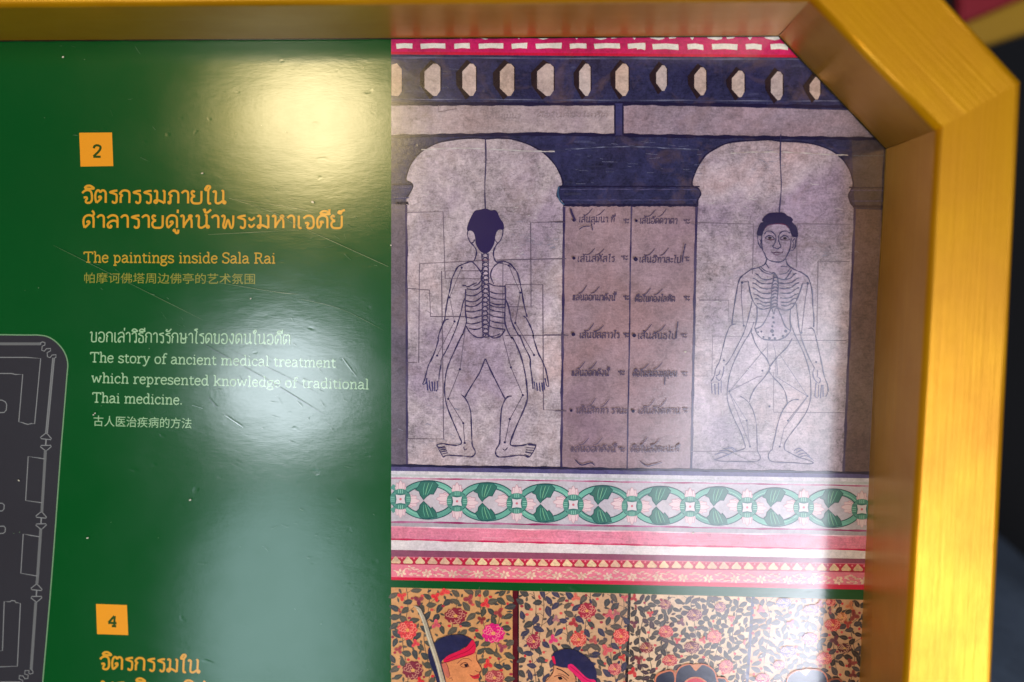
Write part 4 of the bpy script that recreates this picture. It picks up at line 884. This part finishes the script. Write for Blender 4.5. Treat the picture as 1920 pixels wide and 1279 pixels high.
def rose(pi, X_, Y_, rx, ry, c_):
    x, y = cF[pi]([(X_, Y_)])[0]; rx /= 6.3; ry /= 6.3
    c0 = rgb(*c_)
    P = []
    nl = 11
    for k in range(nl * 4):
        t = 2 * math.pi * k / (nl * 4); m_ = 1 + .07 * math.cos(nl * t) + .03 * math.sin(3 * t + X_)
        P.append((x + rx * m_ * math.cos(t), max(y + ry * m_ * math.sin(t), fl_top(x) + 1)))
    fr.poly(P, c0, .4)
    hi_ = mixc(c0, rgb(244, 180, 140), .55); lo_ = mixc(c0, rgb(90, 20, 30), .45)
    for ring, n_ in ((.78, 9), (.52, 7), (.28, 5)):
        for k in range(n_):
            t = 2 * math.pi * (k + ring) / n_; dt = math.pi / n_ * .9
            A = [(x + rx * (ring + q) * math.cos(t + e * dt), y + ry * (ring + q) * math.sin(t + e * dt)) for e, q in ((-1, -.07), (-.4, .1), (.4, .1), (1, -.07))]
            if all(p[1] > fl_top(p[0]) + 1 for p in A): fr.stroke(A, 1.2, hi_ if (k + n_) % 3 else lo_, 0)
    if ry > 7:
        fr.dot(x, y, rx * .2, mixc(c0, rgb(236, 180, 90), .7), .2, ry=ry * .2, seg=9)
def bloom(pi, X_, Y_, r, c_):
    x, y = cF[pi]([(X_, Y_)])[0]; r /= 6.0; c0 = rgb(*c_); a0 = random.uniform(0, 6)
    for k in range(3 if r > 5 else 2):
        t = a0 + k * 2.1 + random.uniform(-.2, .2)
        yy = max(y + r * .62 * math.sin(t), fl_top(x) + r * .5)
        fr.dot(x + r * .62 * math.cos(t), yy, r * .68, mixc(c0, rgb(240, 120, 100), random.uniform(0, .25)), .4, ry=r * .48, rot=t, seg=10)
        fr.stroke([(x, y), (x + r * .9 * math.cos(t), max(y + r * .9 * math.sin(t), fl_top(x) + 1))], .9, mixc(c0, rgb(80, 20, 30), .5), 0, sm=False)
for f_ in ROSES: rose(*f_)
for f_ in SMALL: bloom(*f_)
fr.build('flowers', M_paint, floral)

# men cut by the lower edge
def man(name, label, shapes):
    pr = Print(8.5e-4)
    for s_ in shapes:
        if s_[0] == 'p': pr.poly(smooth(s_[1] + [s_[1][0]], 3)[:-1] if len(s_) < 5 else s_[1], s_[2], s_[3])
        else: pr.stroke(s_[1], s_[2], s_[3], 0)
    o = pr.build(name, M_paint, floral); o['label'] = label
    return o
NAVY = rgb(38, 36, 70); RED = rgb(214, 22, 66); SKIN = rgb(214, 134, 84); LINE = rgb(96, 44, 40)
a = cF[0]
man('painted_head', 'painted man in dark blue cap with a pale club before his cap', [
 ('p', a([(690,1030),(850,990),(1070,915),(1105,930),(1110,1000),(1145,1060),(1172,1120),(1145,1160),(1150,1200),(1130,1240),(1140,1290),(1120,1420),(1060,1600),(720,1600),(690,1290),(660,1120)]), SKIN, .35),
 ('p', a([(490,900),(500,850),(560,800),(590,770),(700,700),(800,680),(920,680),(1000,710),(1050,745),(1000,800),(900,870),(780,930),(700,980),(660,1030),(680,1120),(720,1279),(760,1600),(660,1600),(600,1279),(560,1150),(510,1020)]), NAVY, .5),
 ('p', a([(690,990),(750,940),(870,890),(980,830),(1050,745),(1085,780),(1098,850),(1070,920),(960,960),(850,990),(740,1030),(690,1030)]), RED, .2),
 ('s', a([(720,1000),(860,940),(1000,880),(1080,800)]), 1.1, rgb(150, 10, 46)), ('s', a([(700,1030),(860,985),(1060,915)]), 1.2, rgb(120, 20, 40)),
 ('p', a([(660,1045),(700,1030),(738,1060),(745,1110),(770,1200),(735,1230),(690,1150)]), rgb(196, 104, 84), .3),
 ('s', a([(665,1050),(710,1030),(740,1080),(770,1200)]), 1.1, LINE),
 ('s', a([(860,1045),(930,985),(1010,985),(1045,1015)]), 1.0, LINE), ('s', a([(895,1070),(940,1035),(985,1040),(1012,1085)]), 1.4, LINE), ('s', a([(905,1078),(950,1092),(1005,1085)]), 1.0, LINE),
 ('p', a([(950,1050),(990,1048),(995,1080),(960,1085)]), rgb(40, 24, 30), .1),
 ('p', a([(1015,1180),(1060,1195),(1090,1190),(1145,1172),(1135,1200),(1140,1228),(1080,1240),(1040,1215)]), rgb(196, 40, 54), .2), ('s', a([(1020,1185),(1080,1208),(1140,1200)]), 1.0, LINE),
 ('s', a([(1105,930),(1110,1000),(1145,1060),(1172,1120),(1145,1160),(1150,1200)]), 1.2, LINE), ('s', a([(1090,1130),(1120,1150),(1145,1150)]), 1.0, LINE), ('s', a([(760,1240),(790,1225),(800,1260)]), 1.0, LINE),
 ('p', a([(300,312),(345,312),(385,335),(420,385),(470,500),(530,690),(600,900),(650,1060),(700,1240),(790,1600),(730,1600),(645,1279),(600,1100),(530,880),(470,700),(430,540),(370,400),(345,345)]), rgb(176, 160, 136), .5),
 ('s', a([(345,312),(395,340),(425,395),(475,510),(535,700),(605,910),(655,1070),(705,1250)]), 1.6, rgb(66, 54, 56)), ('s', a([(350,350),(400,440),(480,680),(600,1040),(660,1279)]), 1.6, rgb(206, 194, 168)),
])
a = cF[1]
man('painted_head', 'painted man in dark blue cap with bright pink band facing left', [
 ('p', a([(530,1070),(700,1100),(800,1190),(810,1279),(900,1600),(420,1600),(420,1279),(500,1190),(530,1130)]), rgb(206, 140, 98), .35),
 ('p', a([(500,945),(560,890),(660,860),(760,865),(860,900),(960,970),(1030,1050),(1065,1130),(1075,1200),(1070,1400),(1000,1400),(900,1279),(800,1160),(740,1100),(700,1100),(620,1090),(540,1060),(510,1010)]), NAVY, .5),
 ('p', a([(500,960),(530,948),(548,1000),(552,1055),(522,1030)]), RED, .2),
 ('p', a([(712,1060),(760,1050),(830,1110),(920,1200),(980,1240),(1062,1262),(1062,1400),(940,1330),(860,1250),(790,1180),(712,1105)]), rgb(222, 34, 96), .2),
 ('s', a([(740,1080),(830,1150),(930,1240),(1040,1290)]), 1.1, rgb(160, 14, 60)),
 ('s', a([(565,1105),(640,1135),(725,1200)]), 2.0, rgb(40, 24, 28)), ('s', a([(535,1210),(590,1195),(640,1210),(700,1260)]), 1.4, LINE), ('s', a([(580,1175),(650,1185),(720,1235)]), 1.0, LINE),
 ('p', a([(580,1215),(620,1210),(640,1240),(600,1250)]), rgb(36, 22, 26), .1), ('s', a([(530,1075),(525,1140),(500,1190),(420,1279)]), 1.2, LINE), ('s', a([(780,1170),(815,1240),(800,1290)]), 1.2, LINE),
])
OR = rgb(206, 116, 80)
a = cF[2]
man('painted_head', 'painted lobed dark headdress with red centre and orange outlines', [
 ('p', a([(310,1400),(320,1240),(350,1180),(430,1140),(575,1140),(590,1400)]), OR, .3), ('p', a([(330,1400),(338,1250),(370,1195),(440,1162),(556,1160),(562,1400)]), rgb(36, 36, 58), .4),
 ('p', a([(1090,1400),(1095,1230),(1160,1215),(1240,1240),(1300,1400)]), OR, .3), ('p', a([(1108,1400),(1115,1250),(1170,1236),(1225,1260),(1270,1400)]), rgb(36, 36, 58), .4),
 ('p', a([(560,1400),(575,1230),(592,1150),(645,1080),(740,1045),(845,1060),(920,1045),(1010,1070),(1085,1135),(1112,1220),(1110,1400)]), OR, .3),
 ('p', a([(580,1400),(592,1230),(606,1160),(655,1096),(740,1064),(778,1068),(845,1140),(912,1064),(1000,1084),(1068,1142),(1094,1222),(1090,1400)]), rgb(38, 38, 62), .45),
 ('p', a([(778,1062),(850,1050),(922,1060),(886,1100),(845,1142),(810,1100)]), rgb(206, 130, 84), .3, 1),
 ('p', a([(670,1400),(690,1290),(760,1228),(840,1212),(925,1232),(1000,1300),(1010,1400)]), OR, .2), ('p', a([(690,1400),(710,1300),(770,1246),(840,1230),(915,1250),(980,1310),(990,1400)]), rgb(206, 34, 56), .25)])
a = cF[3]
man('painted_head', 'painted dark headdress beside the golden frame', [
 ('p', a([(1090,1400),(1100,1260),(1180,1230),(1270,1245),(1320,1400)]), rgb(150, 80, 60), .3), ('p', a([(1110,1400),(1118,1280),(1190,1250),(1255,1268),(1300,1400)]), rgb(34, 32, 52), .4),
 ('p', a([(555,1400),(570,1270),(600,1190),(700,1130),(790,1120),(880,1110),(1010,1125),(1085,1200),(1105,1300),(1105,1400)]), OR, .3),
 ('p', a([(572,1400),(586,1275),(615,1200),(705,1146),(750,1146),(815,1200),(870,1130),(1000,1142),(1068,1206),(1088,1290),(1088,1400)]), rgb(40, 42, 70), .45),
 ('p', a([(745,1142),(820,1105),(880,1128),(815,1202)]), rgb(220, 160, 130), .3, 1)])

# ------------------------------------------------------------------ site map on the black card
mp = Print(3e-5)
edge = smooth([(-60, 627), (40, 628.2), (74, 628.6), (94, 633.5), (111, 647), (122, 663), (127, 682), (125.5, 704), (119, 786), (113, 860), (97, 1080), (80, 1279), (72, 1360)], 5)
edge = [(-1180, 627)] + edge[1:-1] + smooth([(72, 1360), (62, 1400), (30, 1428), (0, 1434), (-60, 1434)], 4)
edge += [(-1180, 1434), (-1240, 1400), (-1250, 1330), (-1250, 730), (-1235, 660)]
mp.poly(edge, rgb(50, 48, 53), 0)
site = mp.build('map_card', M_ink, root)
mo = Print(6e-5); mo.stroke(edge, 2.2, rgb(112, 146, 108), 0, sm=False, closed=True); mo.build('card_outline', M_ink, site)
ml = Print(6e-5); GL = rgb(128, 128, 128); GR = rgb(104, 104, 104)
k5 = crop(0, 610, 5.114); k6 = crop(0, 840, 5.329); k7 = crop(0, 1050, 5.585)
def L_(pts, wd=1.7, c_=GL): ml.stroke(pts, wd, c_, 0, sm=False)
L_(k5([(-5800,178),(390,178)]), 5.2, GR)
L_(k5([(390,185),(392,165),(410,160),(432,166),(430,190),(405,200),(400,240),(425,248),(445,225),(485,222),(484,245),(452,262),(455,302),(480,310),(500,285),(538,282),(536,306),(518,320)]), 1.7)
L_(k5([(514,312),(446,1036)]), 5.4, GR); L_(k5([(506,312),(438,1036)]), 1.0); L_(k5([(522,314),(454,1036)]), 1.0)
def arrow(c, x, y, s_=1.0):
    for sg in (1, -1):
        P = [(x, y - sg * 34 * s_), (x - 28 * s_, y - sg * 18 * s_), (x - 58 * s_, y + sg * -2 * s_), (x, y + 2 - sg * 6), (x + 52 * s_, y + 6 * s_ - sg * 2), (x + 26 * s_, y - sg * 18 * s_)]
        P = [(x, y - sg * 96 * s_), (x - 58 * s_, y - sg * 50 * s_), (x - 50 * s_, y - sg * 36 * s_), (x + 52 * s_, y - sg * 30 * s_ + 4), (x + 58 * s_, y - sg * 42 * s_ + 4), (x + 24 * s_, y - sg * 78 * s_)]
        ml.stroke(c(P), 1.7, GL, 0, sm=False, closed=True)
    L_(c([(x + 2, y - 30 * s_), (x - 2, y + 30 * s_)]), 2.4)
arrow(k5, 440, 1120, .9); arrow(k6, 411, 726, .92); arrow(k7, 382, 347, 1.0)
L_(k5([(434,1205),(428,1290)]), 5, GR)
L_(k6([(455,22),(418,640)]), 5.2, GR); L_(k6([(407,812),(375,1290)]), 5.4, GR); L_(k7([(398,130),(386,250)]), 5.4, GR); L_(k7([(375,445),(326,1150)]), 5.4, GR)
L_(k5([(-5600,300),(250,308),(390,318),(332,945),(300,942),(268,950),(235,942),(222,935),(180,925),(218,470),(150,472),(110,462),(-5600,462)]))
L_(k5([(-60,716),(20,718),(52,735),(64,760),(60,812),(40,836),(-60,838)]))
L_(k6([(445,110),(400,102),(282,85),(256,525),(418,548)])); L_(k6([(395,888),(300,872),(232,860),(208,1252),(370,1280)]))
L_(k6([(-60,552),(22,552),(42,570),(40,610),(22,630),(-60,630)])); L_(k6([(-60,782),(40,782),(54,800),(50,840),(30,854),(-60,856)]))
L_(k7([(-60,955),(26,950),(44,436),(105,438),(120,425),(155,428),(165,445),(214,455),(182,1112),(-60,1122)]))
L_(k7([(330,1150),(345,1165),(345,1185),(318,1195),(300,1185),(305,1160),(262,1158),(258,1195),(295,1205),(292,1240),(262,1245),(240,1215),(202,1210),(200,1245),(238,1262),(236,1290)]), 1.6)
L_(k7([(-5800,1278),(215,1278)]), 2)
ml.build('map_drawing', M_ink, site)

# ------------------------------------------------------------------ wear of the laminate
random.seed(5)
sc = Print(1.5e-3)
SW = rgb(150, 158, 120)
for pts, wd in (([(430,372),(470,384),(520,402),(560,424),(640,460),(728,500)], .9), ([(440,374),(500,382),(560,392),(592,400)], .8), ([(390,440),(470,436),(560,432)], .7), ([(100,460),(260,540),(380,600)], .6), ([(330,520),(420,532),(520,548),(560,552)], .7), ([(560,560),(640,580),(720,620)], .6)):
    sc.stroke(pts, wd * .75, SW, 0, jit=.6, taper=True, fade=(rgb(30, 90, 44), .6))
for pts, wd in (([(380,645),(450,685),(520,725),(606,778)], 1.2), ([(420,652),(480,680),(545,712),(600,742)], .8), ([(390,745),(402,760),(408,764)], 1.2), ([(480,640),(500,655)], .8), ([(1335,830),(1400,862),(1440,880)], .6)):
    sc.stroke(pts, wd * .8, rgb(34, 70, 58), 0, jit=.4, taper=True)
for pts in ([(642,672),(655,690),(668,706)], [(360,760),(380,766)], [(420,778),(438,790),(456,802)]):
    sc.stroke(pts, 1.3, rgb(150, 176, 164), 0, jit=.4, taper=True)
for cx_, cy_, nn, sp in ((520, 740, 30, 70), (600, 430, 22, 60), (300, 560, 16, 110), (560, 1000, 14, 90), (250, 180, 10, 90), (1450, 700, 12, 90)):
    for _ in range(nn):
        x, y = random.gauss(cx_, sp), random.gauss(cy_, sp * .7); l = random.uniform(4, 20); a_ = random.gauss(.5, .4)
        if x > 725 and cx_ < 725: continue
        sc.stroke([(x, y), (x + l * .5 * math.cos(a_), y + l * .5 * math.sin(a_) + random.uniform(-1, 1)), (x + l * math.cos(a_), y + l * math.sin(a_))], random.uniform(.35, .8), mixc(GREEN, rgb(120, 150, 116), random.uniform(.1, .7)) if cx_ < 725 else rgb(190, 184, 190), 0, jit=.5, taper=True)
fk = sc
for x, y, r in ((164,1009,2.6),(1285,660,2.4),(356,938,1.8),(586,379,3),(379,325,2.4),(118,107,2.2),(357,937,1.6),(178,775,2),(1565,1143,2.2),(1427,1230,1.6),(35,901,2),(175,778,1.6),(1300,1000,2.2),(733,460,1.6),(470,560,1.6)):
    fk.dot(x, y, r, rgb(196, 190, 170), 0, ry=r * random.uniform(.5, .9), rot=random.uniform(-.6, .6), seg=7)
for _ in range(24):
    x, y = random.uniform(20, 725), random.uniform(90, 1270)
    fk.dot(x, y, random.uniform(.5, 1.1), rgb(110, 140, 104), 0, ry=random.uniform(.4, .8), seg=6)
fk.build('surface_wear', M_ink, root)['kind'] = 'stuff'

es = Print(1.6e-3)  # contact shadow where panel meets frame, painted as a thin dark strip
def back_px(p):       # board point -> photo pixel, for walking along the frame edge
    v = p + Vector((0, D, 0)); c_ = Vector((v.dot(ex), v.dot(ey), v.dot(ez)))
    return (960 + F * c_.x / c_.z, 639.5 + F * c_.y / c_.z)
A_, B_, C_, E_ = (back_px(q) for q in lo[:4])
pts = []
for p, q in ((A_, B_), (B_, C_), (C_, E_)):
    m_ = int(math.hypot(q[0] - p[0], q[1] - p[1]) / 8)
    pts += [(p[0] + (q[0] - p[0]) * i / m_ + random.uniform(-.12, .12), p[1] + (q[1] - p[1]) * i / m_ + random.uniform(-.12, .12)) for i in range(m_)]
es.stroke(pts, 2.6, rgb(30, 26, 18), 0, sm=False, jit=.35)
es.build('edge_shadow_line', M_ink, root)

# ------------------------------------------------------------------ what stands behind the frame
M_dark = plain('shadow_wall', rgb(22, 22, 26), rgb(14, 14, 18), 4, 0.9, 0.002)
wv = [(-3, 1.6, 0), (4, 1.6, 0), (4, 1.6, 3.6), (-3, 1.6, 3.6), (-3, 1.75, 0), (4, 1.75, 0), (4, 1.75, 3.6), (-3, 1.75, 3.6)]
wf = [(0, 1, 2, 3), (7, 6, 5, 4), (0, 4, 5, 1), (2, 6, 7, 3), (1, 5, 6, 2), (0, 3, 7, 4)]
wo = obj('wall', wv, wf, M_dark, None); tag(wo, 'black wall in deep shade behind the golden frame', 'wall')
gv = [(-6, -6, 0), (6, -6, 0), (6, 1.6, 0), (-6, 1.6, 0)]
go = obj('ground', gv, [(0, 1, 2, 3)], plain('ground_stone', rgb(96, 92, 88), rgb(70, 68, 66), 3, 0.8, 0.002), None); go['kind'] = 'structure'

def back(x, y, Y):
    v = wdir(x - 960, y - 639.5, F); t = (D + Y) / v.y
    return ORG + Vector((v.x * t, Y, v.z * t))
def slab(name, pts, Y, th, mat, parent=None, bevel=0.004):
    P = [back(x, y, Y) for x, y in pts]; m_ = len(P)
    vs = P + [p + Vector((0, th, 0)) for p in P]
    fs = [tuple(range(m_)), tuple(range(2 * m_ - 1, m_ - 1, -1))] + [(i, (i + 1) % m_, m_ + (i + 1) % m_, m_ + i) for i in range(m_)]
    o = obj(name, vs, fs, mat, parent)
    bm = bmesh.new(); bm.from_mesh(o.data); bmesh.ops.recalc_face_normals(bm, faces=bm.faces)
    if bevel: bmesh.ops.bevel(bm, geom=list(bm.edges), offset=bevel, segments=2, affect='EDGES')
    bm.to_mesh(o.data); bm.free()
    return o
M_red = plain('red_lacquer', rgb(150, 14, 38), rgb(132, 10, 32), 6, 0.5)
M_yel = plain('yellow_trim', rgb(176, 136, 10), rgb(160, 118, 6), 6, 0.5)
sr = bpy.data.objects.new('red_panel', None); COL.objects.link(sr)
base = back(1810, 70, 1.0); sr.location = base
tag(sr, 'dark red panel with slanting yellow trim behind the upper right of the frame', 'panel')
o1 = slab('panel_face', [(1799, -260), (2150, -260), (2150, -92), (1799, 50)], 1.0, .03, M_red)
o2 = slab('trim', [(1799, 50), (2150, -100), (2150, -12), (1812, 96), (1799, 98)], 0.985, .06, M_yel)
for q in (o1, o2):
    q.parent = sr
    for v in q.data.vertices: v.co -= base
# bluish grey rounded thing at the lower right
cb = bmesh.new()
bmesh.ops.create_grid(cb, x_segments=40, y_segments=40, size=0.5)
M_cl = plain('grey_weave', rgb(92, 106, 126), rgb(70, 84, 104), 60, 0.9, 0.004)
P0 = back(1850, 1160, .35)
import mathutils.noise as mn
for v in cb.verts:
    x, y = v.co.x, v.co.y
    z = -0.42 * x - 0.9 * x * x - 0.5 * y * y + 0.03 * mn.noise(Vector((x * 5, y * 5, 0)))
    v.co = Vector((x, y, z))
me = bpy.data.meshes.new('grey_cloth'); cb.to_mesh(me); cb.free(); me.materials.append(M_cl)
for p in me.polygons: p.use_smooth = True
oc = bpy.data.objects.new('grey_cloth', me); COL.objects.link(oc)
oc.location = P0 + Vector((0.05, 0.45, 0.02)); 
md = oc.modifiers.new('thick', 'SOLIDIFY'); md.thickness = 0.02
tag(oc, 'blue grey cloth draped in the dark lower right behind the frame', 'cloth')
